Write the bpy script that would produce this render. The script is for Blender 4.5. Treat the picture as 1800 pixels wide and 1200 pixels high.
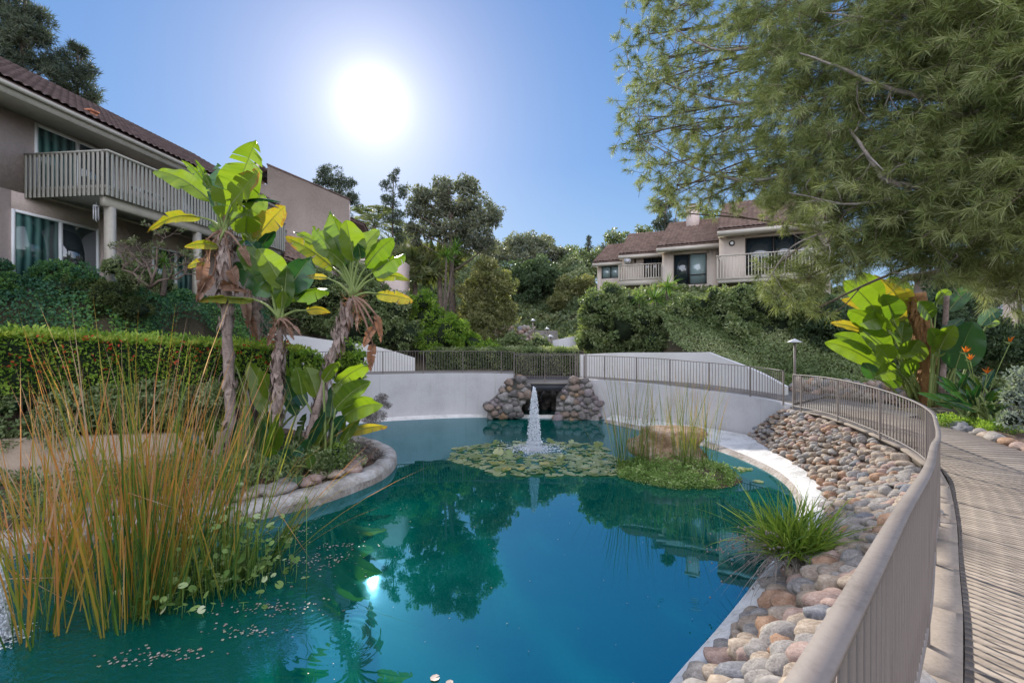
import bpy, math, random
import numpy as np
from mathutils import Vector, Matrix
R = math.radians
rng = np.random.default_rng(11); random.seed(11)
sc = bpy.context.scene
for o in list(bpy.data.objects): bpy.data.objects.remove(o)
C = sc.collection

# ------------------------------------------------------------------ camera, sky, sun, exposure
F, HZ, CH = 850.0, 600.0, 3.6            # focal length and horizon in photo pixels, eye height above the water
cam = bpy.data.objects.new('camera', bpy.data.cameras.new('camera')); C.objects.link(cam)
cam.location = (0, 0, CH); cam.rotation_euler = (R(90), 0, 0)
cam.data.lens = 17.0; cam.data.sensor_width = 36; cam.data.clip_start = .05; cam.data.clip_end = 2000
sc.camera = cam
SUN = Vector((-245/F, 1, 420/F)).normalized()
SUN_EL = math.asin(SUN.z); SUN_AZ = math.atan2(SUN.x, SUN.y)
w = bpy.data.worlds.new('World'); sc.world = w; w.use_nodes = True
nt = w.node_tree; bg = nt.nodes['Background']
sky = nt.nodes.new('ShaderNodeTexSky'); sky.sky_type = 'NISHITA'; sky.sun_disc = False
sky.sun_elevation = SUN_EL; sky.sun_rotation = SUN_AZ; sky.dust_density = 1.0; sky.ozone_density = 3.0; sky.air_density = 1.0
# the bright aureole of hazy air round the sun, part of the sky itself
geo = nt.nodes.new('ShaderNodeTexCoord'); dot = nt.nodes.new('ShaderNodeVectorMath'); dot.operation = 'DOT_PRODUCT'
nrm = nt.nodes.new('ShaderNodeVectorMath'); nrm.operation = 'NORMALIZE'
nt.links.new(geo.outputs['Generated'], nrm.inputs[0]); nt.links.new(nrm.outputs[0], dot.inputs[0]); dot.inputs[1].default_value = SUN
def wmath(op, a, b):
    n = nt.nodes.new('ShaderNodeMath'); n.operation = op
    for i, s in enumerate((a, b)):
        if isinstance(s, (int, float)): n.inputs[i].default_value = s
        elif s is not None: nt.links.new(s, n.inputs[i])
    return n.outputs[0]
cl = wmath('MAXIMUM', dot.outputs['Value'], 0.0)
K = 6.2                                            # one displayed unit in Background units
sep = nt.nodes.new('ShaderNodeSeparateXYZ'); nt.links.new(nrm.outputs[0], sep.inputs[0])
rp = nt.nodes.new('ShaderNodeValToRGB'); e = rp.color_ramp.elements
for i, (ps, c) in enumerate(((0, (.43, .64, .88)), (.14, (.36, .58, .88)), (.34, (.19, .40, .80)), (.6, (.12, .30, .69)), (1, (.07, .20, .52)))):
    if i > 1: e.new(.5)
for i, (ps, c) in enumerate(((0, (.43, .64, .88)), (.14, (.36, .58, .88)), (.34, (.19, .40, .80)), (.6, (.12, .30, .69)), (1, (.07, .20, .52)))): e[i].position = ps; e[i].color = (*c, 1)
nt.links.new(sep.outputs['Z'], rp.inputs[0])
def wvec(op, a, b_=None, sc_=None):
    n = nt.nodes.new('ShaderNodeVectorMath'); n.operation = op
    for i, q in enumerate((a, b_)):
        if q is None: continue
        if isinstance(q, tuple): n.inputs[i].default_value = q
        else: nt.links.new(q, n.inputs[i])
    if sc_ is not None:
        if isinstance(sc_, float): n.inputs['Scale'].default_value = sc_
        else: nt.links.new(sc_, n.inputs['Scale'])
    return n.outputs[0]
base = wvec('SCALE', rp.outputs[0], None, K*.76)
nish = wvec('SCALE', sky.outputs[0], None, .06)
gl = wmath('ADD', wmath('MULTIPLY', wmath('POWER', cl, 900.0), .68*K), wmath('MULTIPLY', wmath('POWER', cl, 150.0), .24*K))
glowv = wvec('ADD', wvec('SCALE', (1.0, .98, .95), None, gl), wvec('SCALE', (.30, .20, .12), None, wmath('MULTIPLY', wmath('POWER', cl, 30.0), .7*K)))
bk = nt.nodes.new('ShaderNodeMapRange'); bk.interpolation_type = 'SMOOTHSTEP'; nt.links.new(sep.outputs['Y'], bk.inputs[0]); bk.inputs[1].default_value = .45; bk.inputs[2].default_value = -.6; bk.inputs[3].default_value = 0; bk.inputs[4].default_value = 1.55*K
back_fill = wvec('SCALE', (1.0, .97, .98), None, bk.outputs[0])      # added fill: sky brightened behind the camera to lift the shaded sides
ad = nt.nodes.new('ShaderNodeVectorMath'); ad.operation = 'ADD'; nt.links.new(wvec('ADD', base, nish), ad.inputs[0]); nt.links.new(wvec('ADD', glowv, back_fill), ad.inputs[1])
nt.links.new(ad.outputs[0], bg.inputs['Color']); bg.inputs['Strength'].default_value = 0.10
sl = bpy.data.lights.new('sun', 'SUN'); sl.energy = 3.8; sl.angle = R(.6); sl.color = (1, .95, .86)
so = bpy.data.objects.new('sun', sl); C.objects.link(so); so.rotation_euler = (-SUN).to_track_quat('-Z', 'Y').to_euler(); so.location = (-20, 60, 40)
sc.view_settings.view_transform = 'Standard'; sc.view_settings.look = 'None'; sc.view_settings.exposure = 1.0; sc.view_settings.gamma = 1
sc.cycles.max_bounces = 8; sc.cycles.transparent_max_bounces = 8; sc.cycles.sample_clamp_indirect = 6; sc.cycles.caustics_reflective = False; sc.cycles.caustics_refractive = False

# ------------------------------------------------------------------ helpers
def Wp(px, py, Y): return np.array(((px-900)/F*Y, Y, CH-(py-HZ)/F*Y))       # photo pixel at a distance -> place
def Gp(px, py, z): Y = F*(CH-z)/(py-HZ); return np.array(((px-900)/F*Y, Y, z))
def catmull(P, n):
    P = np.asarray(P, float); Q = np.vstack([2*P[0]-P[1], P, 2*P[-1]-P[-2]])
    m = len(P)-1; t = np.linspace(0, m, n); i = np.minimum(t.astype(int), m-1); u = (t-i)[:, None]
    a, b, c, d = Q[i], Q[i+1], Q[i+2], Q[i+3]
    return .5*((2*b)+(-a+c)*u+(2*a-5*b+4*c-d)*u*u+(-a+3*b-3*c+d)*u**3)
def resample(P, step):
    P = np.asarray(P); s = np.r_[0, np.cumsum(np.linalg.norm(np.diff(P, axis=0), axis=1))]
    n = max(2, int(round(s[-1]/step))+1); t = np.linspace(0, s[-1], n)
    return np.stack([np.interp(t, s, P[:, k]) for k in range(P.shape[1])], 1)
def unit(v): return v/np.maximum(np.linalg.norm(v, axis=-1, keepdims=True), 1e-9)
def sstep(t): t = np.clip(t, 0, 1); return t*t*(3-2*t)
def rdir(n): return unit(rng.normal(size=(n, 3)))

class MB:
    def __init__(s): s.V = []; s.F = []; s.A = []; s.M = []; s.n = 0
    def add(s, V, Fa, a=.5, m=0):
        V = np.asarray(V, float).reshape(-1, 3)
        if isinstance(Fa, np.ndarray): gs = [Fa]
        else:
            d = {}
            for f in Fa: d.setdefault(len(f), []).append(f)
            gs = [np.array(x) for x in d.values()]
        for g in gs:
            s.F.append(g+s.n); s.A.append(np.broadcast_to(np.asarray(a, float), (len(g),)) if np.ndim(a) == 0 or len(a) == len(g) else np.full(len(g), .5)); s.M.append(np.full(len(g), m))
        s.n += len(V); s.V.append(V); return s
    def box(s, c, d, rz=0, m=0, a=.5, ux=None):
        c = np.asarray(c, float); h = np.asarray(d, float)/2
        v = np.array([[x, y, z] for z in (-1, 1) for y in (-1, 1) for x in (-1, 1)])*h
        cs, sn = math.cos(rz), math.sin(rz); v = np.stack([v[:, 0]*cs-v[:, 1]*sn, v[:, 0]*sn+v[:, 1]*cs, v[:, 2]], 1)+c
        return s.add(v, np.array([[0, 2, 3, 1], [4, 5, 7, 6], [0, 1, 5, 4], [2, 6, 7, 3], [0, 4, 6, 2], [1, 3, 7, 5]]), a, m)
    def prism(s, poly, z0, z1, m=0, a=.5):
        n = len(poly); z0 = np.broadcast_to(z0, n); z1 = np.broadcast_to(z1, n)
        V = [(p[0], p[1], z) for p, z in zip(poly, z0)]+[(p[0], p[1], z) for p, z in zip(poly, z1)]
        Fs = [[i, (i+1) % n, n+(i+1) % n, n+i] for i in range(n)]+[list(range(n))[::-1], list(range(n, 2*n))]
        return s.add(V, Fs, a, m)
    def tube(s, P, r, k=6, a=.5, m=0, cap=True):
        P = np.asarray(P, float); n = len(P); r = np.broadcast_to(np.asarray(r, float), n)
        T = unit(np.gradient(P, axis=0)); up = np.array([0, 0, 1.]) if abs(T[0][2]) < .9 else np.array([1., 0, 0])
        V = []
        A = unit(np.cross(T[0], up))
        for i in range(n):
            A = unit(A-T[i]*np.dot(A, T[i])); B = np.cross(T[i], A)
            for j in range(k):
                t = 2*math.pi*j/k; V.append(P[i]+(A*math.cos(t)+B*math.sin(t))*r[i])
        Fs = [[i*k+j, i*k+(j+1) % k, (i+1)*k+(j+1) % k, (i+1)*k+j] for i in range(n-1) for j in range(k)]
        if cap: Fs += [list(range(k))[::-1], list(range((n-1)*k, n*k))]
        return s.add(V, Fs, a, m)
    def sweep(s, P, w, h, dz=0, m=0):        # rectangular bar along a path, bottom at P.z+dz
        P = np.asarray(P, float); T = np.gradient(P, axis=0); N = unit(np.stack([-T[:, 1], T[:, 0], 0*T[:, 0]], 1))
        V = np.stack([P+N*w/2, P-N*w/2, P-N*w/2, P+N*w/2], 1); V[:, 0:2, 2] += dz; V[:, 2:4, 2] += dz+h; n = len(P)
        Fs = [[i*4+j, i*4+(j+1) % 4, (i+1)*4+(j+1) % 4, (i+1)*4+j] for i in range(n-1) for j in range(4)]+[[3, 2, 1, 0], [(n-1)*4+j for j in range(4)]]
        return s.add(V, Fs, .5, m)
    def grid(s, G, m=0, a=.5, closed=False):   # G (n,m,3)
        n, k = G.shape[:2]; idx = np.arange(n*k).reshape(n, k)
        f = np.stack([idx[:-1, :-1], idx[1:, :-1], idx[1:, 1:], idx[:-1, 1:]], -1).reshape(-1, 4)
        return s.add(G.reshape(-1, 3), f, a, m)
    def build(s, name, mats, parent=None, origin=None, smooth=False):
        V = np.concatenate(s.V) if s.V else np.zeros((0, 3))
        if parent is not None and origin is None: o0 = np.array(parent['_loc'])
        else: o0 = np.array(origin if origin is not None else (0, 0, 0), float)
        me = bpy.data.meshes.new(name)
        me.vertices.add(len(V)); me.vertices.foreach_set('co', (V-o0).astype(np.float32).ravel())
        tot = np.concatenate([np.full(len(f), f.shape[1]) for f in s.F]); li = np.concatenate([f.ravel() for f in s.F])
        me.loops.add(len(li)); me.polygons.add(len(tot)); me.loops.foreach_set('vertex_index', li.astype(np.int32))
        me.polygons.foreach_set('loop_start', np.r_[0, np.cumsum(tot)[:-1]].astype(np.int32))
        me.polygons.foreach_set('material_index', np.concatenate(s.M).astype(np.int32))
        if smooth: me.polygons.foreach_set('use_smooth', np.ones(len(tot), bool))
        at = me.attributes.new('v', 'FLOAT', 'FACE'); at.data.foreach_set('value', np.concatenate(s.A).astype(np.float32))
        me.update(calc_edges=True); me.validate()
        for m_ in (mats if isinstance(mats, (list, tuple)) else [mats]): me.materials.append(m_)
        o = bpy.data.objects.new(name, me); C.objects.link(o)
        if parent is not None:
            o.parent = parent
            if '_loc' in parent and '_off' not in parent: pass
            if parent.type == 'MESH': o.location = (0, 0, 0)
            o['_loc'] = [float(x) for x in o0]
        else:
            o.location = o0; o['_loc'] = [float(x) for x in o0]
        return o
def tag(o, label=None, cat=None, group=None, kind=None):
    if label: o['label'] = label
    if cat: o['category'] = cat
    if group: o['group'] = group
    if kind: o['kind'] = kind
    return o
def thing(name, label, cat, loc, group=None):
    o = bpy.data.objects.new(name, None); C.objects.link(o); o.location = [float(x) for x in loc]; o.empty_display_size = .2
    o['_loc'] = [float(x) for x in loc]; return tag(o, label, cat, group)
def link(me, name, parent, loc, rz=0, scale=(1, 1, 1)):      # a shared-mesh part at a world place
    o = bpy.data.objects.new(name, me); C.objects.link(o); o.parent = parent; L = parent['_loc'] if parent else (0, 0, 0)
    o.location = [float(loc[i]-L[i]) for i in range(3)]; o.rotation_euler = (0, 0, rz); o.scale = scale; return o

# ------------------------------------------------------------------ materials
def newmat(name):
    m = bpy.data.materials.new(name); m.use_nodes = True; return m, m.node_tree, m.node_tree.nodes['Principled BSDF']
def N(t, kind, **kw):
    n = t.nodes.new(kind)
    for k, v in kw.items(): setattr(n, k, v)
    return n
def ramp(t, fac, cols, pos=None):
    r = N(t, 'ShaderNodeValToRGB'); e = r.color_ramp.elements; pos = pos or [i/(len(cols)-1) for i in range(len(cols))]
    while len(e) < len(cols): e.new(.5)
    for i, (p, c) in enumerate(zip(pos, cols)): e[i].position = p; e[i].color = (*c, 1)
    t.links.new(fac, r.inputs[0]); return r.outputs[0]
def coords(t, which='Object'):
    return N(t, 'ShaderNodeTexCoord').outputs[which]
def noise(t, scale, detail=4, rough=.6, vec=None):
    n = N(t, 'ShaderNodeTexNoise'); n.inputs['Scale'].default_value = scale; n.inputs['Detail'].default_value = detail; n.inputs['Roughness'].default_value = rough
    t.links.new(vec if vec is not None else coords(t), n.inputs['Vector']); return n.outputs['Fac']
def mixf(t, a, b, f=.5):
    n = N(t, 'ShaderNodeMath', operation='ADD'); x = N(t, 'ShaderNodeMath', operation='MULTIPLY'); x.inputs[1].default_value = 1-f; y = N(t, 'ShaderNodeMath', operation='MULTIPLY'); y.inputs[1].default_value = f
    t.links.new(a, x.inputs[0]); t.links.new(b, y.inputs[0]); t.links.new(x.outputs[0], n.inputs[0]); t.links.new(y.outputs[0], n.inputs[1]); return n.outputs[0]
def bump(t, h, strength, dist, bs):
    b = N(t, 'ShaderNodeBump'); b.inputs['Strength'].default_value = strength; b.inputs['Distance'].default_value = dist
    t.links.new(h, b.inputs['Height']); t.links.new(b.outputs[0], bs.inputs['Normal']); return b
def solid(name, cols, rough=.8, s1=1.5, s2=25, bs_=.3, bd=.01, spec=.3, metal=0):
    m, t, p = newmat(name); a = noise(t, s1, 5); b = noise(t, s2, 6, .7)
    t.links.new(ramp(t, mixf(t, a, b, .45), cols, [.3+.4*i/(len(cols)-1) for i in range(len(cols))]), p.inputs['Base Color'])
    p.inputs['Roughness'].default_value = rough; p.inputs['Specular IOR Level'].default_value = spec; p.inputs['Metallic'].default_value = metal
    if bs_: bump(t, b, bs_, bd, p)
    return m
DESAT = ('grey_green_leaves', 'hill_tree_leaves', 'shrub_leaves', 'dark_hedge_leaves', 'conifer_needles', 'olive_leaves', 'palm_frond_leaf', 'moss_green_leaves')
def leafm(name, cols, trans=.45, rough=.5, tcol=(1.25, 1.3, .55), spec=.18, veins=0, pos=None, gain=1):
    if name in DESAT: cols = [(c[0]*.72+c[1]*.30, c[1]*.93, c[2]*.7+c[1]*.20) for c in cols]
    cols = [tuple(min(x*gain, .8) for x in c) for c in cols]
    m, t, p = newmat(name); at = N(t, 'ShaderNodeAttribute', attribute_name='v'); nz = noise(t, 3, 2)
    col = ramp(t, mixf(t, at.outputs['Fac'], nz, .25) if not veins else at.outputs['Fac'], cols, pos)
    t.links.new(col, p.inputs['Base Color']); p.inputs['Roughness'].default_value = rough; p.inputs['Specular IOR Level'].default_value = spec
    tr = N(t, 'ShaderNodeBsdfTranslucent'); mu = N(t, 'ShaderNodeVectorMath', operation='MULTIPLY'); mu.inputs[1].default_value = tcol
    t.links.new(col, mu.inputs[0]); t.links.new(mu.outputs[0], tr.inputs['Color'])
    ms = N(t, 'ShaderNodeMixShader'); ms.inputs[0].default_value = trans
    t.links.new(p.outputs[0], ms.inputs[1]); t.links.new(tr.outputs[0], ms.inputs[2]); t.links.new(ms.outputs[0], t.nodes['Material Output'].inputs['Surface'])
    return m
M = {}
M['wall'] = solid('white_stucco', [(.38, .36, .36), (.52, .50, .50), (.58, .56, .56)], .9, .8, 30, .6, .03)
def stain(m, dark=(.30, .27, .25), amt=.55):          # run-off streaks and a water line
    t = m.node_tree; p = t.nodes['Principled BSDF']; src = p.inputs['Base Color'].links[0].from_socket; mp = N(t, 'ShaderNodeMapping'); mp.inputs['Scale'].default_value = (5, 5, .35); t.links.new(coords(t), mp.inputs[0]); nz = noise(t, 1, 5, .7, mp.outputs[0])
    r = ramp(t, nz, [(0, 0, 0), (0, 0, 0), (amt, amt, amt)], [0, .55, .8]); mx = N(t, 'ShaderNodeMix', data_type='RGBA'); t.links.new(r, mx.inputs[0]); t.links.new(src, mx.inputs[6]); mx.inputs[7].default_value = (*dark, 1); t.links.new(mx.outputs[2], p.inputs['Base Color'])
stain(M['wall'])
M['parapet'] = solid('white_parapet_stucco', [(.52, .50, .47), (.62, .60, .58), (.66, .64, .62)], .9, .5, 18, .5, .02)
M['coping'] = solid('painted_concrete', [(.30, .28, .25), (.62, .60, .57), (.76, .74, .71)], .85, 2.0, 14, .5, .02)
M['copingmid'] = solid('stained_concrete', [(.14, .115, .095), (.36, .32, .28), (.62, .60, .58)], .9, 1.3, 10, .7, .03)
M['copingold'] = solid('weathered_concrete', [(.12, .09, .07), (.34, .29, .25), (.55, .52, .50)], .9, 1.5, 12, .7, .03)
M['rail'] = solid('beige_rail_paint', [(.10, .08, .068), (.175, .145, .128), (.205, .172, .152)], .6, 2.2, 60, .15, .002, .4)
M['concrete'] = solid('path_concrete', [(.14, .125, .11), (.20, .18, .16), (.25, .23, .205)], .9, 1.2, 25, .4, .01)
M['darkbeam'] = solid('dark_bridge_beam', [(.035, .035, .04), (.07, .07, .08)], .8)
M['stucco_tan'] = solid('taupe_stucco', [(.42, .33, .29), (.54, .43, .38), (.62, .50, .45)], .95, .7, 9, .8, .03)
M['stucco_light'] = solid('pale_stucco', [(.42, .345, .28), (.52, .44, .37), (.57, .49, .42)], .95, .6, 18, .5, .02)
M['trim'] = solid('tan_trim_wood', [(.30, .275, .22), (.39, .355, .295), (.45, .41, .34)], .8, 3, 30, .2, .005)
M['trimlight'] = solid('pale_trim_wood', [(.46, .41, .34), (.56, .50, .43)], .8, 3, 30, .2, .005)
M['balwood'] = solid('grey_olive_wood', [(.23, .22, .185), (.32, .305, .26), (.39, .37, .325)], .8, 2, 40, .3, .005)
M['white'] = solid('white_frame_paint', [(.72, .72, .72), (.8, .8, .8)], .5, 3, 30, .05, .002)
M['darkframe'] = solid('dark_bronze_frame', [(.03, .025, .02), (.05, .04, .035)], .5)
M['soil'] = solid('bed_soil', [(.05, .032, .022), (.13, .085, .06), (.22, .15, .11)], 1, 2.5, 30, 1, .04)
M['ground'] = solid('earth_ground', [(.035, .04, .02), (.07, .06, .035), (.12, .09, .06)], 1, 1, 12, 1, .05)
M['mortar'] = solid('mortar', [(.12, .10, .085), (.22, .19, .165)], .95, 4, 40, .8, .02)
M['planter'] = solid('tan_planter_stucco', [(.32, .235, .17), (.43, .33, .25), (.48, .38, .30)], .95, 1, 20, .5, .02)
M['bark'] = solid('pine_bark', [(.05, .035, .028), (.13, .10, .08), (.22, .18, .15)], .95, 5, 30, 1, .03)
M['limb'] = solid('pale_limb_bark', [(.10, .08, .065), (.24, .20, .17), (.38, .34, .31)], .9, 6, 30, .6, .01)
M['twig'] = solid('twig_bark', [(.09, .06, .045), (.2, .15, .12)], .9, 5, 40, .3, .004)
M['palmtrunk'] = solid('fibrous_trunk', [(.10, .07, .055), (.27, .20, .17), (.42, .34, .30)], .95, 3, 22, 1, .03)
M['orangebark'] = solid('shaggy_orange_bark', [(.08, .04, .02), (.24, .125, .05), (.38, .21, .09)], .95, 4, 26, .8, .02)
M['ironred'] = solid('terracotta_vent', [(.35, .12, .06), (.45, .18, .10)], .8)
M['blueglaze'] = solid('blue_plastic', [(.01, .09, .35), (.02, .15, .5)], .35)
M['chime'] = solid('pale_metal', [(.5, .5, .52), (.65, .65, .66)], .4)
M['foil'] = solid('wood_deck', [(.12, .10, .085), (.2, .175, .15), (.28, .25, .22)], .85, 1.4, 28, .6, .01)
# glass: dark, sky-reflecting
def glass(name, col, rough=.03):
    m, t, p = newmat(name); p.inputs['Base Color'].default_value = (*col, 1); p.inputs['Roughness'].default_value = rough; p.inputs['Specular IOR Level'].default_value = 1.0; p.inputs['IOR'].default_value = 1.6; p.inputs['Coat Weight'].default_value = .6; p.inputs['Coat Roughness'].default_value = .01; return m
M['glass'] = glass('window_glass', (.02, .03, .035)); M['glassblue'] = glass('window_glass_with_blinds', (.25, .33, .33), .1)
m, t, p = newmat('curtained_glass')          # green curtain folds seen behind the pane
wv = N(t, 'ShaderNodeTexWave'); wv.inputs['Scale'].default_value = 1.1; wv.inputs['Distortion'].default_value = 1.5; wv.bands_direction = 'Y'; t.links.new(coords(t), wv.inputs['Vector'])
t.links.new(ramp(t, wv.outputs['Fac'], [(.01, .03, .03), (.04, .10, .09), (.10, .19, .17)]), p.inputs['Base Color']); p.inputs['Roughness'].default_value = .08; p.inputs['Specular IOR Level'].default_value = .8
M['curtain'] = m
# roof tiles
def tilem(name, cols):
    m, t, p = newmat(name); vo = N(t, 'ShaderNodeTexVoronoi'); vo.inputs['Scale'].default_value = 4.5; t.links.new(coords(t), vo.inputs['Vector'])
    sp = N(t, 'ShaderNodeSeparateColor'); t.links.new(vo.outputs['Color'], sp.inputs[0])
    t.links.new(ramp(t, mixf(t, sp.outputs[0], noise(t, 14, 5), .5), cols), p.inputs['Base Color']); p.inputs['Roughness'].default_value = .85
    bump(t, noise(t, 30), .5, .01, p); return m
M['tile'] = tilem('brown_roof_tile', [(.07, .045, .035), (.165, .105, .08), (.25, .17, .13)])
M['tiledark'] = tilem('dark_roof_tile', [(.045, .028, .025), (.10, .062, .052), (.17, .11, .09)])
# rocks
def rockm(name, cols, bd=.045):
    m, t, p = newmat(name); a = noise(t, 1.6, 5); b = noise(t, 7, 9, .78)
    t.links.new(ramp(t, mixf(t, a, b, .6), cols, [.36, .5, .62]), p.inputs['Base Color']); p.inputs['Roughness'].default_value = .85; p.inputs['Specular IOR Level'].default_value = .3
    bump(t, b, .5, bd, p); return m
RC = {'tan': [(.17, .125, .09), (.34, .265, .20), (.50, .42, .345)], 'pinkish': [(.19, .12, .095), (.34, .235, .195), (.46, .35, .30)], 'grey': [(.15, .13, .115), (.28, .25, .225), (.42, .38, .345)],
      'orange-brown': [(.19, .105, .06), (.34, .20, .125), (.46, .31, .21)], 'blue-grey': [(.09, .09, .10), (.18, .18, .195), (.30, .295, .305)]}
for k_, c_ in RC.items(): M['rock_'+k_] = rockm('cobble_'+k_.replace('-', '_'), c_)
M['boulder'] = rockm('boulder_rock', [(.14, .08, .045), (.32, .21, .13), (.52, .43, .35)], .08)
M['pilemortar'] = solid('pale_mortar', [(.16, .14, .125), (.26, .235, .21)], .95, 4, 40, .8, .02)
PILE = [rockm('pile_stone_%s' % n_, c_) for n_, c_ in (('brown', [(.10, .07, .055), (.21, .155, .125), (.32, .255, .215)]), ('grey', [(.12, .105, .10), (.22, .20, .19), (.34, .315, .30)]), ('dark', [(.06, .052, .05), (.13, .115, .11), (.22, .20, .19)]), ('ochre', [(.13, .08, .045), (.25, .165, .10), (.36, .26, .18)]), ('violet', [(.11, .085, .09), (.20, .165, .17), (.31, .27, .27)]))]
# leaves
M['leaf_far'] = leafm('grey_green_leaves', [(.022, .034, .026), (.042, .058, .042), (.080, .095, .07), (.14, .16, .11)], .4, gain=2.7)
M['leaf_far2'] = leafm('hill_tree_leaves', [(.02, .04, .018), (.045, .08, .03), (.09, .125, .05), (.17, .19, .09)], .35, gain=2.3)
M['tips'] = leafm('sun_tinted_tips', [(.16, .24, .03), (.30, .38, .06), (.48, .52, .12)], .5)  # hedge-top tips, colour brightened to stand for sunlight
M['leaf_hedge'] = leafm('shrub_leaves', [(.02, .04, .012), (.045, .085, .022), (.085, .13, .045), (.20, .23, .13)], .35, gain=2.5)
M['leaf_bright'] = leafm('bright_shrub_leaves', [(.03, .06, .012), (.07, .125, .02), (.14, .20, .035), (.26, .31, .07)], .5, gain=2.1)
M['leaf_bright2'] = leafm('olive_leaves', [(.04, .06, .02), (.09, .12, .035), (.16, .18, .06), (.26, .26, .12)], .4, gain=1.6)
M['leaf_dark'] = leafm('dark_hedge_leaves', [(.010, .025, .012), (.022, .05, .020), (.045, .085, .03)], .25, gain=2.7)
M['ivy'] = leafm('ivy_leaves', [(.010, .030, .022), (.022, .058, .035), (.045, .095, .03), (.10, .16, .03)], .35, .5, gain=2.5)
M['conifer'] = leafm('conifer_needles', [(.012, .028, .022), (.028, .050, .036), (.055, .085, .055), (.11, .135, .08)], .25, .6, gain=1.5)
M['needle'] = leafm('pine_needles', [(.17, .10, .06), (.036, .046, .014), (.078, .092, .030), (.135, .145, .065), (.30, .30, .20)], .30, .5, (1.1, 1.15, .6), .15, pos=[0, .12, .40, .72, 1], gain=2.9)
M['reed'] = leafm('reed_blades', [(.045, .115, .025), (.11, .20, .035), (.28, .28, .05), (.46, .27, .06), (.52, .22, .08), (.50, .36, .25)], .45, .45, (1.3, 1.1, .5), veins=1)
M['strel'] = leafm('paddle_leaf_green', [(.035, .085, .018), (.095, .160, .022), (.175, .235, .028)], .55, .32, (1.35, 1.45, .4), .5)
M['streldark'] = leafm('paddle_leaf_deep_green', [(.010, .045, .022), (.022, .075, .03), (.05, .12, .035)], .3, .3, (1.3, 1.5, .5), .5)
M['strelyel'] = leafm('paddle_leaf_yellowing', [(.22, .10, .03), (.32, .26, .05), (.17, .22, .035), (.14, .22, .03)], .5, .4, (1.5, 1.4, .4))
M['dry'] = leafm('dry_leaf', [(.14, .075, .045), (.27, .16, .11), (.40, .29, .23)], .35, .8, (1.1, .85, .6))
M['silverleaf'] = leafm('silver_blue_leaves', [(.14, .18, .17), (.27, .32, .30), (.42, .46, .43)], .3)
M['yucca'] = leafm('yucca_blades', [(.035, .075, .02), (.08, .15, .03), (.16, .24, .06)], .4, gain=1.5)
M['grassy'] = leafm('strap_leaves', [(.035, .075, .015), (.09, .15, .025), (.18, .24, .04), (.36, .33, .12)], .45, .4, gain=1.5)
M['silver'] = leafm('silvery_twigs', [(.14, .11, .10), (.27, .23, .21), (.40, .38, .33)], .3, .7, (1, 1, .9))
M['pad'] = leafm('lily_pad', [(.12, .18, .06), (.26, .32, .12), (.44, .46, .26), (.60, .46, .07)], .35, .3, spec=.9)
M['water_green'] = leafm('water_plant_leaves', [(.035, .07, .02), (.08, .13, .035), (.16, .22, .07), (.42, .42, .28)], .4, .4, gain=2.0)
M['flower'] = leafm('orange_petals', [(.6, .13, .01), (.75, .22, .02)], .3)
M['redbud'] = leafm('red_new_leaves', [(.4, .03, .02), (.5, .10, .03)], .35)
m, t, p = newmat('fountain_spray'); p.inputs['Base Color'].default_value = (.9, .92, .95, 1); p.inputs['Roughness'].default_value = .15
tr = N(t, 'ShaderNodeBsdfTranslucent'); tr.inputs[0].default_value = (.9, .92, .95, 1); ms = N(t, 'ShaderNodeMixShader'); ms.inputs[0].default_value = .5
t.links.new(p.outputs[0], ms.inputs[1]); t.links.new(tr.outputs[0], ms.inputs[2]); t.links.new(ms.outputs[0], t.nodes['Material Output'].inputs['Surface']); M['spray'] = m

# ------------------------------------------------------------------ the lie of the land
POND_R = catmull([(-2.5, .6), (-.6, 2.2), (.6, 3.9), (1.68, 5.1), (2.42, 5.88), (3.52, 7.1), (4.95, 8.75), (6.35, 10.8), (7.0, 12.8), (6.95, 15.1), (6.3, 17.4), (5.2, 19.6), (4.1, 21.6)], 80)
KOP = catmull([(-2.0, .2), (-.3, 1.9), (.85, 3.7), (1.95, 4.97), (2.7, 5.75), (3.85, 7.0), (5.35, 8.58), (6.78, 10.6), (7.62, 12.8), (7.9, 14.8), (8.2, 17.2), (6.9, 19.4), (4.6, 22.0)], 80)
RAILP = catmull([(-.9, -.7, 1.93), (.0, .32, 1.9), (.58, .92, 1.87), (.97, 1.33, 1.83), (1.76, 2.17, 1.74), (2.95, 3.42, 1.6), (4.28, 4.9, 1.44), (5.6, 6.35, 1.24), (6.85, 7.8, 1.15), (7.75, 8.95, 1.2), (8.28, 10.1, 1.29), (8.52, 11.5, 1.42), (8.9, 13.6, 1.47), (9.05, 15.55, 1.43)], 130)
WALL_R = catmull([(3.43, 22.8, 1.83), (4.9, 21.9, 1.80), (6.15, 20.5, 1.77), (7.35, 19.4, 1.68), (8.45, 18.3, 1.6), (9.05, 17.2, 1.54), (9.16, 16.2, 1.5)], 50)
WALL_L = catmull([(-9.5, 17.5, 2.1), (-8.4, 20.2, 2.1), (-6.6, 22.0, 2.08), (-4.0, 23.0, 2.08), (-1.8, 23.3, 2.07), (.1, 23.0, 2.05)], 50)
def polydist(X, Y, P):
    d = np.full(X.shape, 1e9); side = np.zeros(X.shape)
    for a, b in zip(P[:-1], P[1:]):
        ab = b[:2]-a[:2]; t = np.clip(((X-a[0])*ab[0]+(Y-a[1])*ab[1])/max(ab@ab, 1e-9), 0, 1); dx = X-a[0]-t*ab[0]; dy = Y-a[1]-t*ab[1]; dd = np.hypot(dx, dy)
        s = ab[1]*dx-ab[0]*dy; m_ = dd < d; d[m_] = dd[m_]; side[m_] = s[m_]
    return d*np.sign(side)        # + on the right of the path
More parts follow.
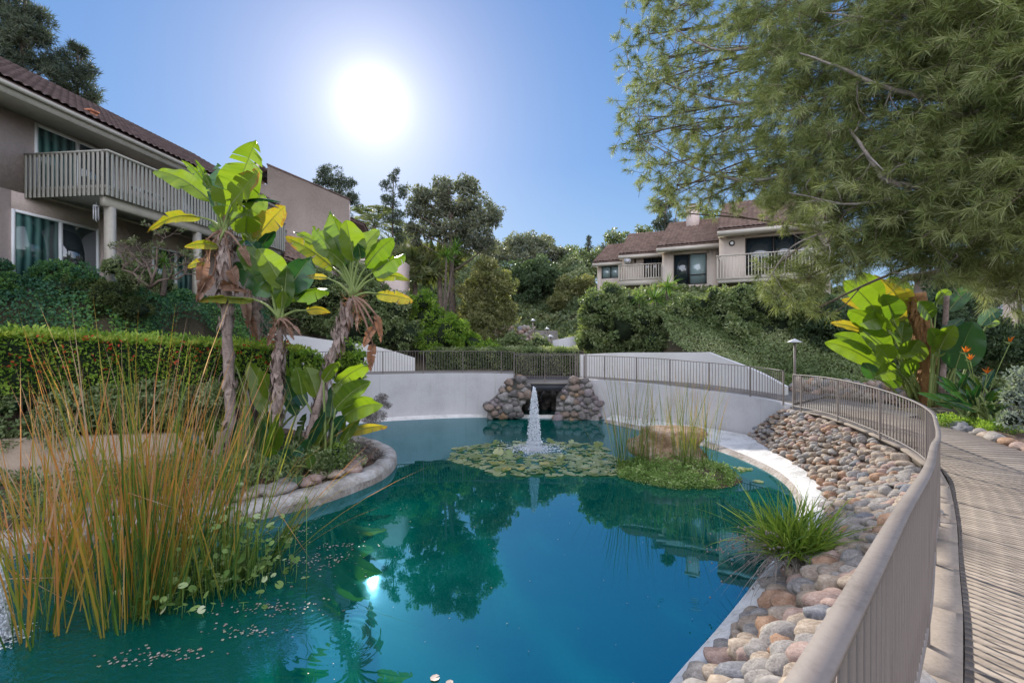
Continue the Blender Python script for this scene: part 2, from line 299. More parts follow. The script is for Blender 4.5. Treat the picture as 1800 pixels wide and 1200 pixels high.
def inpoly(X, Y, P):
    r = np.zeros(X.shape, bool); j = len(P)-1
    for i in range(len(P)):
        xi, yi = P[i][:2]; xj, yj = P[j][:2]
        if yi != yj: r ^= ((yi > Y) != (yj > Y)) & (X < (xj-xi)*(Y-yi)/(yj-yi)+xi)
        j = i
    return r
BASIN = [(-40, -14), (-40, 9.9), (-10, 10.9), (-8.2, 13.5), (-8.6, 16), (-9.2, 17.6), (-8.2, 20.6), (-6.4, 22.3), (-3.9, 23.35), (.1, 23.4), (.1, 26), (3.3, 26), (3.4, 23.2), (5, 22.3), (6.35, 20.8), (8.5, 17.9), (9.3, 16.3)]+[tuple(p[:2]) for p in RAILP[::-8]]+[(-2, -14)]
RP = RAILP[::4]
def hgt(X, Y):
    X = np.asarray(X, float); Y = np.asarray(Y, float)
    c = sstep((np.abs(X-.5)-2.5)/6)
    z = 1.95-.65*sstep((X-2)/2)*(1-sstep((Y-25.2)/2.5))+np.maximum(Y-25.5, 0)*.13+c*3.2*sstep((Y-25.5)/7)+np.maximum(Y-40, 0)*.26
    z = np.minimum(z, 12.5+.02*Y)
    tl = np.minimum((-9.9-X)/3.0, (Y-12.3)/2.6); zl = np.where(Y < 24, 1.6, 0)+3.5*sstep(tl)
    z = np.where((X < -8) & (Y < 30), np.maximum(np.where(Y < 24, .9, z), zl), z)
    zr = 1.45+4.8*sstep((Y-20.5)/9.0)
    near = sstep((Y-14)/3)
    d = np.abs(polydist(X, Y, RP))
    zn = np.where(d < 2.6, .85, .85+.75*sstep((d-2.5)/1.1)+.05*np.maximum(d-4, 0))
    zr2 = np.where(Y < 17, zn*(1-near)+np.minimum(zr, 1.35)*near, zr)
    z = np.where((X > 1) & (Y < 23), zr2, np.where(X > 8, np.maximum(zr2, z*0+zr), z))
    z = np.where(inpoly(X, Y, BASIN) | ((np.abs(polydist(X, Y, np.array(BASIN+BASIN[:1]))) < .8) & (X > -13)), -1.3, z)
    z = np.where((np.abs(polydist(X, Y, WALL_R[::6])) < 3.1) | (np.abs(polydist(X, Y, WALL_L[::6])) < 2.6), np.minimum(z, 1.25), z)
    return z+.04*np.sin(X*1.7+Y)*np.cos(Y*1.3)
xs = np.r_[np.linspace(-220, -42, 12), np.arange(-40, 40.1, .5), np.linspace(42, 220, 12)]; ys = np.r_[np.linspace(-120, -14, 8), np.arange(-12, 70.1, .5), np.linspace(73, 300, 14)]
GX, GY = np.meshgrid(xs, ys, indexing='ij'); b = MB(); b.grid(np.stack([GX, GY, hgt(GX, GY)], -1)[:, ::-1][::-1])
tag(b.build('ground', M['ground'], smooth=True), kind='structure')

# water: dyed teal, still, with ripples spreading from the two jets
m, t, p = newmat('dyed_pond_water'); p.inputs['Roughness'].default_value = .015; p.inputs['IOR'].default_value = 3.1; p.inputs['Specular Tint'].default_value = (.12, .66, 1, 1)
tc = coords(t); t.links.new(ramp(t, noise(t, .22, 3), [(.000, .055, .043), (.000, .088, .068)], [.3, .7]), p.inputs['Base Color'])
n1 = noise(t, 1.2, 2); n2 = noise(t, 9, 3)
def falloff(cx, cy, r):
    v = N(t, 'ShaderNodeVectorMath', operation='DISTANCE'); t.links.new(tc, v.inputs[0]); v.inputs[1].default_value = (cx, cy, 0)
    mp = N(t, 'ShaderNodeMapRange'); mp.inputs[1].default_value = r*.15; mp.inputs[2].default_value = r; mp.inputs[3].default_value = 1; mp.inputs[4].default_value = 0; t.links.new(v.outputs['Value'], mp.inputs[0]); return mp.outputs[0], v.outputs['Value']
def mm(op, a, b_):
    n = N(t, 'ShaderNodeMath', operation=op)
    for i, s in enumerate((a, b_)):
        if isinstance(s, (int, float)): n.inputs[i].default_value = s
        else: t.links.new(s, n.inputs[i])
    return n.outputs[0]
f1, d1 = falloff(.76, 16.1, 3.2); f2, d2 = falloff(-6.6, 6.2, 4.2); f3, d3 = falloff(2.0, 6.62, .42); f4, d4 = falloff(2.5, 6.6, .3); f5, d5 = falloff(-2.1, 5.9, .8)
h = mm('ADD', mm('MULTIPLY', n1, .005), mm('MULTIPLY', n2, .00015))
h = mm('ADD', h, mm('MULTIPLY', mm('MULTIPLY', f1, n2), .09)); h = mm('ADD', h, mm('MULTIPLY', mm('MULTIPLY', f2, n2), .10))
for ff, dd, k_ in ((f3, d3, 90), (f4, d4, 110), (f5, d5, 55), (f2, d2, 22), (f1, d1, 18)):
    h = mm('ADD', h, mm('MULTIPLY', mm('MULTIPLY', ff, mm('SINE', mm('MULTIPLY', dd, float(k_)), 0)), .0018 if k_ > 60 else .0007))
bump(t, h, 1.0, .35, p); M['water'] = m
b = MB(); wx = np.linspace(-16, 10, 2); b.add([(-20, -8, 0), (9.2, -8, 0), (9.2, 26, 0), (-20, 26, 0)], np.array([[0, 1, 2, 3]]))
tag(b.build('pond_water', M['water']), kind='structure')

def loft(name, A, B, mats, m_kind='structure', n=3, thick=None, fn=None):
    A = np.asarray(A); B = np.asarray(B); s = np.linspace(0, 1, n)[None, :, None]; G = A[:, None]*(1-s)+B[:, None]*s
    if fn: G = fn(G)
    bb = MB(); bb.grid(G); o = bb.build(name, mats, smooth=True); return tag(o, kind=m_kind) if m_kind else o
def z_(P, z): P = np.asarray(P); return np.c_[P[:, :2], np.full(len(P), z)]
# white sloping rim on the right, its worn wet lip, the cobble bank's mortar bed
rim = np.stack([z_(POND_R+(POND_R-KOP)*.25, -.25), z_(POND_R, .02), z_(POND_R*.8+KOP*.2, .12), z_(KOP, .27), z_(KOP+(KOP-POND_R)*.3, .2)], 1)
b = MB(); b.grid(rim[:, 2:]); b.grid(rim[:, :3], m=1); tag(b.build('pond_rim', [M['coping'], M['copingold']], smooth=True), kind='structure')
WL0 = np.array([(-9.5, 16.2), (-8.3, 18.8), (-6.5, 20.6), (-3.9, 21.9), (-1.8, 22.5), (.1, 22.6), (4.2, 22.0)])
wl = catmull(WL0, 60); wb = catmull(np.array([(-10, 17.5), (-8.6, 20.3), (-6.7, 22.2), (-4, 23.1), (-1.8, 23.4), (.1, 23.1), (4.4, 22.9)]), 60)
loft('pond_shelf', z_(wl, -.10), z_(wb, .12), M['coping'], n=4)
KB = catmull(np.c_[[(-.7, .6), (.3, 2.3), (1.0, 3.6), (2.0, 4.87), (2.75, 5.65), (3.9, 6.9), (5.4, 8.48), (6.83, 10.5), (7.67, 12.8), (7.95, 14.8), (8.5, 17.3)], np.full(11, .24)], 90)
RB = catmull([(-.9, -.7, 1.85), (.3, .6, 1.8), (1.3, 1.65, 1.72), (2.3, 2.7, 1.6), (3.3, 3.8, 1.48), (4.6, 5.25, 1.32), (5.95, 6.75, 1.15), (7.3, 8.35, 1.1), (8.3, 10.4, 1.25), (8.85, 13.2, 1.38), (9.2, 16.1, 1.4)], 90)
def bank(u, v):    # u,v in 0..1 -> point on the bank
    i = np.clip(u*89, 0, 88.999); k_ = i.astype(int); f = (i-k_)[:, None]; a = KB[k_]*(1-f)+KB[k_+1]*f; c = RB[k_]*(1-f)+RB[k_+1]*f
    pt = a*(1-v[:, None])+c*v[:, None]; pt[:, 2] += .12*np.sin(v*math.pi); return pt
loft('bank_soil', KB+(KB-RB)*.03, RB, M['soil'], n=8, fn=lambda G: G+np.array([0, 0, 1])*(.12*np.sin(np.linspace(0, math.pi, 8))[None, :, None]-.05))

# boardwalk of narrow planks following the rail, with a wide edge board
DP = resample(RAILP[:-2], .116); T2 = unit(np.c_[np.gradient(DP[:, 0]), np.gradient(DP[:, 1])]); NR = np.c_[T2[:, 1], -T2[:, 0]]
b = MB()
rw = rng.uniform
for i in range(len(DP)-1):
    a, c = DP[i], DP[i+1]; na, nc = NR[i], NR[i+1]
    gap = .026 if i % 6 == 0 else .009
    q = lambda pnt, n_, o_, dz: (pnt[0]+n_[0]*o_, pnt[1]+n_[1]*o_, pnt[2]+dz)
    tt = (c-a); L = np.linalg.norm(tt[:2]); a2 = a+tt*min(.3, gap/L/1.0)
    jz = rw(-.001, .001); o0, o1 = .185, 2.28+rw(-.01, .01)
    top = [q(a2, na, o0, jz), q(c, nc, o0, jz), q(c, nc, o1, jz), q(a2, na, o1, jz)]; bot = [(x, y, z-.04) for x, y, z in top]
    b.add(top+bot, [[0, 3, 2, 1][::-1], [4, 5, 6, 7][::-1], [0, 1, 5, 4][::-1], [1, 2, 6, 5][::-1], [2, 3, 7, 6][::-1], [3, 0, 4, 7][::-1]], rw(0, 1))
m = M['plank'] = bpy.data.materials.new('weathered_planks'); m.use_nodes = True; t = m.node_tree; p = t.nodes['Principled BSDF']; at = N(t, 'ShaderNodeAttribute', attribute_name='v')
t.links.new(ramp(t, mixf(t, mixf(t, at.outputs['Fac'], noise(t, 2.2, 5), .68), noise(t, 26, 8, .75), .5), [(.105, .08, .062), (.185, .148, .118), (.26, .212, .172), (.33, .28, .235)], [.25, .42, .58, .75]), p.inputs['Base Color']); p.inputs['Roughness'].default_value = .85
bump(t, noise(t, 40, 6), .5, .006, p)
planks = b
EB = resample(DP, 1.2)                            # edge boards, butted
b2 = MB(); te = unit(np.c_[np.gradient(EB[:, 0]), np.gradient(EB[:, 1])]); ne = np.c_[te[:, 1], -te[:, 0]]
for i in range(len(EB)-1):
    fine = np.linspace(.006, .994, 6); Pm = np.array([np.interp(i+fine, np.arange(len(EB)), EB[:, k_]) for k_ in range(3)]).T
    Pf = np.array([DP[np.argmin(np.linalg.norm(DP-x, axis=1))] for x in Pm]); nn = np.array([NR[np.argmin(np.linalg.norm(DP-x, axis=1))] for x in Pm])
    b2.sweep(np.c_[Pm[:, :2]+nn*.085, Pm[:, 2]], .19, .05, dz=-.047)
b.V += b2.V; b.F += [f+b.n for f in b2.F]; b.A += b2.A; b.M += b2.M; b.n += b2.n
for o_ in (.15, 1.3, 2.2):
    P = np.c_[DP[:, :2]+NR*o_, DP[:, 2]]; b.sweep(P, .09, .18, dz=-.235)
tag(b.build('boardwalk', M['plank']), kind='structure')

# paths behind the walls
def slab(name, A, B, mats, drop=.35, inset=.06):
    A = np.asarray(A); B = np.asarray(B); n = len(A); A = A+(B-A)*inset; G = np.stack([A-[0, 0, drop], A, B, B-[0, 0, drop]], 1); bb = MB(); bb.grid(G); return tag(bb.build(name, mats), kind='structure')
PR_B = catmull([(3.6, 25.4, 1.83), (5.6, 24.2, 1.80), (7.6, 22.6, 1.77), (9.2, 21.3, 1.70), (10.4, 20.0, 1.62), (11.9, 18.5, 1.5)], 50)
slab('pool_path', WALL_R-[0, 0, .03], PR_B+(PR_B-WALL_R)*.5-[0, 0, .03], M['concrete'])
PL_B = catmull([(-11.2, 19.2, 2.1), (-9.6, 22.3, 2.1), (-7.6, 24.2, 2.08), (-4.6, 25.4, 2.08), (-1.8, 25.7, 2.07), (.1, 25.6, 2.05)], 50)
slab('back_path', WALL_L-[0, 0, .03], PL_B+(PL_B-WALL_L)*.3-[0, 0, .03], M['concrete'])
slab('landing_path', catmull([(9.1, 16.3, 1.42), (9.2, 14.5, 1.42), (8.95, 12.6, 1.40)], 12)+[.02, 0, 0], catmull([(12.2, 19.2, 1.42), (13.2, 17.2, 1.42), (12.6, 14.8, 1.38)], 12), M['concrete'])

# retaining walls of the pond
def curved_wall(name, label, path, z0, thick, mats, cap=None):
    P = np.asarray(path); T = unit(np.gradient(P[:, :2], axis=0)); Nn = np.c_[-T[:, 1], T[:, 0]]; zt = P[:, 2]
    G = []
    for off, zz in ((0, np.full(len(P), z0)), (0, zt), (thick, zt), (thick, np.full(len(P), z0))): G.append(np.c_[P[:, :2]+Nn*off, zz])
    G = np.stack(G, 1); b_ = MB()
    for k_ in range(3): b_.grid(G[:, k_:k_+2])
    for e_ in (0, -1): b_.add(G[e_], [[0, 1, 2, 3]])
    o = b_.build(name, mats, origin=(*P[len(P)//2][:2], z0)); tag(o, label, 'wall'); return o
def dense(P, n=60): return catmull(P, n)
curved_wall('retaining_wall', 'long curved white stucco pond wall left of the stone piles under the railing', WALL_L-[0, 0, .006], -.5, .28, M['wall'])
curved_wall('retaining_wall', 'curved white pond wall right of the stone piles, sunlit end above the cobbles', WALL_R-[0, 0, .006], -.5, .28, M['wall'])
# parapets behind the paths: straight-sided profile heights
def parapet(label, pts, zt):
    P = catmull(np.array(pts, float), 60); s = np.linspace(0, 1, 60); z = np.interp(s, [a for a, _ in zt], [c for _, c in zt]); curved_wall('parapet_wall', label, np.c_[P, z], 1.0, .22, M['parapet'])
def pp(px, Y): return ((px-900)/F*Y, Y)
parapet('tall curved white parapet wall behind the right-hand path, sloping down towards the lamp post', [pp(1019, 24.6), pp(1083, 23.9), pp(1203, 22.2), pp(1267, 21.0), pp(1330, 19.7), pp(1380, 18.7)], [(0, 2.93), (.22, 3.05), (.52, 3.13), (.70, 2.65), (1, 1.86)])
parapet('pale parapet wall behind the left path with a sloping top that ends in a step', [pp(480, 20.5), pp(510, 22), pp(579, 23.8), pp(665, 25.0), pp(729, 25.3)], [(0, 3.95), (.35, 3.85), (.7, 3.43), (1, 2.74)])

# ------------------------------------------------------------------ railings
unitbar = MB().box((0, 0, .5), (1, 1, 1)).build('bar_source', M['rail']); barmesh = unitbar.data; bpy.data.objects.remove(unitbar)
def railing(label, path, height, bar_gap, post_gap, capw=.05, caph=.025, bar=.016, post=.045, bott=.10, group='beige metal railings round the pond'):
    P = resample(path, .12 if capw > .055 else .2); mid = P[len(P)//2]; r_ = thing('metal_railing', label, 'railing', mid, group)
    MB().sweep(P, capw, caph, dz=height-caph).build('top_rail', M['rail'], r_); MB().sweep(P, .035, .025, dz=bott).build('bottom_rail', M['rail'], r_)
    Q = resample(path, bar_gap); rz = np.arctan2(np.gradient(Q[:, 1]), np.gradient(Q[:, 0])); every = max(1, round(post_gap/bar_gap)); nb = 0; extra = MB()
    for i, q in enumerate(Q):
        if i % every == 0 or i == len(Q)-1: link(barmesh, 'post', r_, q-[0, 0, .05], rz[i], (post, post, height-caph+.05))
        else:
            hh = height-caph-bott-.025
            if nb < 100: link(barmesh, 'baluster', r_, q+[0, 0, bott+.025], rz[i], (bar, bar, hh)); nb += 1
            else: extra.box((q[0], q[1], q[2]+bott+.025+hh/2), (bar, bar, hh), rz[i])
    if extra.n: tag(extra.build('balusters', M['rail'], r_), kind='stuff')
    return r_
near = RAILP.copy(); k0 = np.argmin(np.abs(near[:, 1]-.25)); order = near[k0:]
railing('wide-capped beige railing sweeping past the camera along the boardwalk and curving away', order, 1.12, .118, 2.0, .056, .022, .016, .042)
railing('thin beige railing on the right-hand curved pond wall below the tall parapet', WALL_R[::-1]+[0, .12, 0], 1.12, .125, 1.6, .05)
railing('thin beige railing on the left pond wall running from the banana-like plants to the bridge', WALL_L[8:]+[0, .12, 0], 1.07, .125, 1.9, .05)
BR = np.array([(.1, 22.75, 1.68), (1.7, 22.75, 1.68), (3.45, 22.6, 1.68)])
railing('short beige railing across the dark footbridge above the waterfall', BR, 1.36, .12, 1.45, .05)
BR2 = np.array([(.1, 24.6, 1.72), (3.3, 24.5, 1.72)]); railing('far-side beige railing of the small footbridge, against the clipped hedge', BR2, 1.2, .12, 1.5, .05)
# footbridge
fb = thing('footbridge', 'small dark slab footbridge between the two stone piles', 'footbridge', (1.7, 23.6, 1.4))
MB().box((1.75, 23.7, 1.64), (3.9, 2.2, .08)).build('deck', M['concrete'], fb); MB().box((1.75, 22.72, 1.46), (3.5, .16, .28)).box((1.75, 24.6, 1.46), (3.5, .16, .28)).build('beam', M['darkbeam'], fb)
cv = MB(); cv.box((1.75, 25.9, .4), (4.0, .3, 2.6)).box((-.05, 24.4, .4), (.2, 2.7, 2.2)).box((3.5, 24.3, .4), (.2, 2.7, 2.2)); tag(cv.build('culvert_wall', M['darkbeam'], origin=(1.75, 25.9, 0)), 'dark wall at the back of the opening under the footbridge', 'wall')  # near-black walls, same material as the bridge beams

# ------------------------------------------------------------------ rocks
def icos(sub):
    import bmesh
    bm = bmesh.new(); bmesh.ops.create_icosphere(bm, subdivisions=sub, radius=1); V = np.array([v.co[:] for v in bm.verts]); Fs = np.array([[v.index for v in f.verts] for f in bm.faces]); bm.free(); return V, Fs
ICO = {k_: icos(k_) for k_ in (1, 2, 3, 4)}
def rockV(sub, seed, amp=.22, freq=1.3):
    V, Fs = ICO[sub]; g = np.random.default_rng(seed); d = np.ones(len(V))
    for o_ in range(4):
        k_ = g.normal(size=(3,))*freq*(1.7**o_); ph = g.uniform(0, 6.28); d += amp*.55**o_*np.sin(V@k_*2+ph)
    return V*d[:, None], Fs
rockmesh = {}
for k_ in RC:
    for j in range(4):
        V, Fs = rockV(3, 40+j*7+len(k_), .15, 1.0); bb = MB(); bb.add(V, Fs); o = bb.build('cobblestone', M['rock_'+k_], smooth=True); rockmesh[k_, j] = o.data; bpy.data.objects.remove(o)
keys = list(RC); kw = [.45, .12, .33, .07, .03]
# dart throwing over the bank, larger stones near the camera
pts = []; cand = 26000; U = rng.random(cand)**.85; Vv = rng.random(cand)*.93+.01; PB = bank(U, Vv); rad = np.where(PB[:, 1] < 8, rng.uniform(.12, .19, cand), rng.uniform(.075, .155, cand)); rad = np.where((PB[:, 1] > 12), rad*.8, rad)
cell = {}
for i in range(cand):
    q = PB[i]; r_ = rad[i]; cx, cy = int(q[0]/.4), int(q[1]/.4); ok = q[1] > 1.2
    if ok:
        for ax in (-1, 0, 1):
            for ay in (-1, 0, 1):
                for j in cell.get((cx+ax, cy+ay), ()):
                    if np.hypot(*(PB[j][:2]-q[:2])) < (rad[j]+r_)*.68: ok = False; break
                if not ok: break
            if not ok: break
    if ok: cell.setdefault((cx, cy), []).append(i); pts.append(i)
def pxsize(q, r): return r/max(q[1], .5)*F if (q[1] > .8 and 0 < 900+F*q[0]/q[1] < 1800 and HZ+F*(CH-q[2])/q[1] < 1215) else -1
# hidden behind the near rail cap? keep those left of the rail line on screen
vis = sorted(pts, key=lambda i: -pxsize(PB[i], rad[i]))
print('cobbles', len(pts))
rest = MB(); restm = [M['rock_'+k_] for k_ in keys]
nmid = 0
for n_, i in enumerate(vis):
    q = PB[i]; r_ = rad[i]; kk = random.choices(range(5), kw)[0]; sx, sy, sz = r_*random.uniform(1.05, 1.4), r_*random.uniform(.85, 1.1), r_*random.uniform(.62, .9); rz = random.uniform(-.5, .5)+R(-20)
    if n_ < 300 and pxsize(q, r_) > 0:
        o = bpy.data.objects.new('cobblestone', rockmesh[keys[kk], random.randrange(4)]); C.objects.link(o); o.location = q+[0, 0, r_*.04]; o.scale = (sx, sy, sz); o.rotation_euler = (random.uniform(-.3, .3), random.uniform(-.3, .3), rz)
        tag(o, 'rounded %s cobble in the stone bank between white rim and railing' % keys[kk], 'cobblestone', 'cobblestones on the pond bank')
    else:
        V, Fs = rockV(2, i, .12, .9); V = V*[sx, sy, sz]; cs, sn = math.cos(rz), math.sin(rz); V = np.stack([V[:, 0]*cs-V[:, 1]*sn, V[:, 0]*sn+V[:, 1]*cs, V[:, 2]], 1)+q+[0, 0, r_*.12]; rest.add(V, Fs, .5, kk)
tag(rest.build('cobblestones', restm, smooth=True), 'further small rounded cobbles filling the bank', 'cobblestones', kind='stuff')

# stone piles either side of the waterfall: mortar body with set stones
def abutment(label, prof, Y, depth):
    top = [Wp(a, c, Y) for a, c in prof]; b_ = MB(); n = len(top); Vv_ = [tuple(x) for x in top]+[(x[0]*1.01, x[1]+depth, x[2]) for x in top]
    b_.add(Vv_, [list(range(n)), list(range(n, 2*n))[::-1]]+[[i, (i+1) % n, n+(i+1) % n, n+i] for i in range(n)])
    r_ = thing('stone_pile', label, 'stone pile', (np.mean([x[0] for x in top]), Y, 0), 'stone piles flanking the waterfall'); b_.build('mortar', M['pilemortar'], r_)
    st = MB(); P2 = np.array(prof); xmin, ymin = P2.min(0); xmax, ymax = P2.max(0); acc = []
    for _ in range(2500):
        a, c = random.uniform(xmin, xmax), random.uniform(ymin, ymax); rr = random.uniform(4.5, 10)
        if not inpoly(np.array([a]), np.array([c]), prof)[0]: continue
        if any((a-x)**2+((c-y)*1.15)**2 < ((rr+r2)*.76)**2 for x, y, r2 in acc): continue
        acc.append((a, c, rr))
    for a, c, rr in acc:
        for yo in (0, depth*.5):
            if yo and random.random() < .6: continue
            q = Wp(a, c, Y)+[0, yo, 0]; V, Fs = rockV(2, random.randrange(9999), .26, 1.5); r0 = rr/F*Y; st.add(V*[r0*1.05, r0*.55, r0*.85]+q, Fs, .5, random.choices(range(5), [.3, .25, .2, .1, .15])[0])
    st.build('stones', PILE, r_, smooth=True)
abutment('sloping pile of mortared round stones left of the waterfall, against the long wall', [(856, 734), (858, 710), (878, 692), (899, 666), (918, 663), (934, 684), (930, 700), (918, 712), (912, 734)], 22.3, .9)
abutment('sloping pile of mortared round stones right of the waterfall, by the sunlit parapet', [(978, 738), (981, 702), (992, 682), (1009, 668), (1026, 664), (1037, 676), (1052, 706), (1054, 738)], 22.2, .9)
# waterfall of dripping green over rocks inside the opening
wf = MB()
for i in range(60):
    V, Fs = rockV(2, i+500, .2, 1.2); r0 = random.uniform(.12, .24); wf.add(V*r0+[random.uniform(.3, 3.2), 25.3+random.uniform(-.25, .3), random.uniform(0, 1.05)], Fs)
o = wf.build('waterfall_rocks', M['mortar'], origin=(1.7, 25.3, 0), smooth=True); tag(o, 'dark wet rock face of the waterfall deep under the footbridge', 'rock face')

# ------------------------------------------------------------------ foliage tools
def leafquads(P, A, size, aspect=.45, fold=.12, nrm_=None):
    """n rhombic leaves at P pointing along A"""
    n = len(P); size = np.broadcast_to(size, n)[:, None]; Nn = rdir(n) if nrm_ is None else nrm_; Bv = unit(np.cross(Nn, A)); Nn = np.cross(A, Bv)
    v = np.stack([P, P+A*size*.45+Bv*size*aspect*.5+Nn*size*fold, P+A*size, P+A*size*.45-Bv*size*aspect*.5+Nn*size*fold], 1).reshape(-1, 3)
    i = np.arange(n)*4; return v, np.stack([i, i+1, i+2, i+3], 1)
def leaftris(P, A, length, width):
    n = len(P); length = np.broadcast_to(length, n)[:, None]; width = np.broadcast_to(width, n)[:, None]; Bv = unit(np.cross(rdir(n), A))
    v = np.stack([P-Bv*width/2, P+Bv*width/2, P+A*length], 1).reshape(-1, 3); i = np.arange(n)*3; return v, np.stack([i, i+1, i+2], 1)
def clumpleaves(mb, Cc, Rr, leaf, dens=2.2, aspect=.45, kind='leaf', up=.25, flat=.85, shell=.55, vbase=None, m=0):
    """leaves over the outside of many small clumps"""
    Cc = np.asarray(Cc); Rr = np.asarray(Rr); n = np.maximum(8, (dens*24*(Rr/leaf)**2).astype(int)); idx = np.repeat(np.arange(len(Cc)), n); k_ = len(idx)
    D = rdir(k_); D[:, 2] = D[:, 2]*.9+.1; rr = Rr[idx]*(shell+(1.08-shell)*rng.random(k_)**.6)
    P = Cc[idx]+D*rr[:, None]*[1, 1, flat]; A = unit(D+rdir(k_)*.9+np.array([0, 0, up-.2])); sz = leaf*rng.uniform(.65, 1.3, k_)
    cv_ = rng.random(len(Cc)) if vbase is None else vbase; a = np.clip(cv_[idx]*.6+rng.random(k_)*.5-.05, 0, 1)
    V, Fs = leafquads(P, A, sz, aspect) if kind == 'leaf' else leaftris(P, A, sz, leaf*aspect); mb.add(V, Fs, a, m)
def subclumps(c, r, frac=.36, cover=1.0, flat=.9):
    n = max(4, int(cover*1.5/frac**2)); D = rdir(n); rr = r*(1-frac*.6)*(.35+.65*rng.random(n)**.5)*np.where(rng.random(n) < .22, 1.28, 1.0); return c+D*rr[:, None]*[1, 1, flat], r*frac*rng.uniform(.7, 1.25, n)
def circ(c, Y, jy=1.0):
    out = []
    for px, py, r in c: q = Wp(px, py, Y); rr = r/F*Y; q[1] += rng.uniform(-1, 1)*rr*jy; out.append((q, rr))
    return out
def limbs(mb, base, ctrs, r0, k=6, m=0):
    base = np.asarray(base, float); top = np.mean([c for c, _ in ctrs], axis=0); hi = max(c[2] for c, _ in ctrs); fork = base*.45+np.array([top[0], top[1], base[2]*.45+top[2]*.1])*.55; fork[2] = base[2]+(min(c[2]-r*.6 for c, r in ctrs)-base[2])*.75; fork[2] = max(fork[2], base[2]+.4)
    spine = catmull([base, base*.5+fork*.5+rng.normal(size=3)*.08, fork, top*.6+fork*.4+rng.normal(size=3)*.15, [top[0], top[1], hi]], 14); mb.tube(spine, np.linspace(r0, r0*.2, 14), k, m=m)
    for c, r in ctrs:
        j = max(3, min(11, int(np.argmin(np.abs(spine[:, 2]-(c[2]-r*.8-.3*np.linalg.norm(spine[:, :2]-c[:2], axis=1))))))); s = spine[j]; mid = (s+c)/2+rng.normal(size=3)*.1*r-[0, 0, .1*r]
        L = catmull([s, mid, c], 7); ra = r0*(1-j/16)*.5; mb.tube(L, np.linspace(ra, ra*.3, 7), 5, m=m)
        for _ in range(4): e = c+rdir(1)[0]*r*.75; mb.tube([c*.7+mid*.3, (c+e)/2+rng.normal(size=3)*.05*r, e], [ra*.35, ra*.25, ra*.1], 4, m=m)
def tree(name, label, Y, circles, basepx, leafpx, mat, cat='tree', group=None, trunk=.25, dens=1.6, frac=.33, cover=1.0, aspect=.45, bark='bark', jy=.8, kind='leaf', flat=.9, ground=None):
    cs = circ(circles, Y, jy); bx = (basepx-900)/F*Y; bz = float(hgt(bx, Y))-.1 if ground is None else ground; base = np.array([bx, Y, max(bz, -.2)])
    r_ = thing(name, label, cat, base, group); tb = MB(); limbs(tb, base, cs, trunk); tb.build('trunk', M[bark], r_, smooth=True)
    cb = MB(); CC = []; RR = []
    for c, r in cs: a, d = subclumps(c, r, frac, cover, flat); CC.append(a); RR.append(d)
    clumpleaves(cb, np.concatenate(CC), np.concatenate(RR), leafpx/F*Y, dens, aspect, kind); cb.build('crown', mat, r_); return r_
def shrubmass(name, label, cat, Y, circles, leafpx, mat, core='leaf_dark', group=None, dens=1.5, frac=.23, cover=1.5, jy=.5, extra=None, parts=True, aspect=.5, flat=.9):
    """dense bush or hedge: leaf clumps over a solid twiggy heart"""
    cs = circ(circles, Y, jy) if not isinstance(circles[0][0], np.ndarray) else circles; cb = MB(); CC = []; RR = []
    for c, r in cs: a, d = subclumps(c, r, frac, cover, flat); CC.append(a); RR.append(d)
    leaf = leafpx/F*Y; clumpleaves(cb, np.concatenate(CC), np.concatenate(RR), leaf, dens, aspect)
    if extra: extra(cb)
    c0 = min(cs, key=lambda q: q[0][2])[0]; base = (float(np.mean([c[0] for c, _ in cs])), float(np.mean([c[1] for c, _ in cs])), float(c0[2]-.3))
    r_ = thing(name, label, cat, base, group); cb.build('foliage', mat, r_); hb = MB()
    if mat is M['silver']: return r_
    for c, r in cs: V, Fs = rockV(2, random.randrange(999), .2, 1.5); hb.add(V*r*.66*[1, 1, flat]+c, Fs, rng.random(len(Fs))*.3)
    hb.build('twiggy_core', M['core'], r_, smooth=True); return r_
M['core'] = solid('shaded_twig_mass', [(.008, .014, .006), (.018, .03, .012), (.03, .045, .018)], 1, 4, 22, 1, .1)
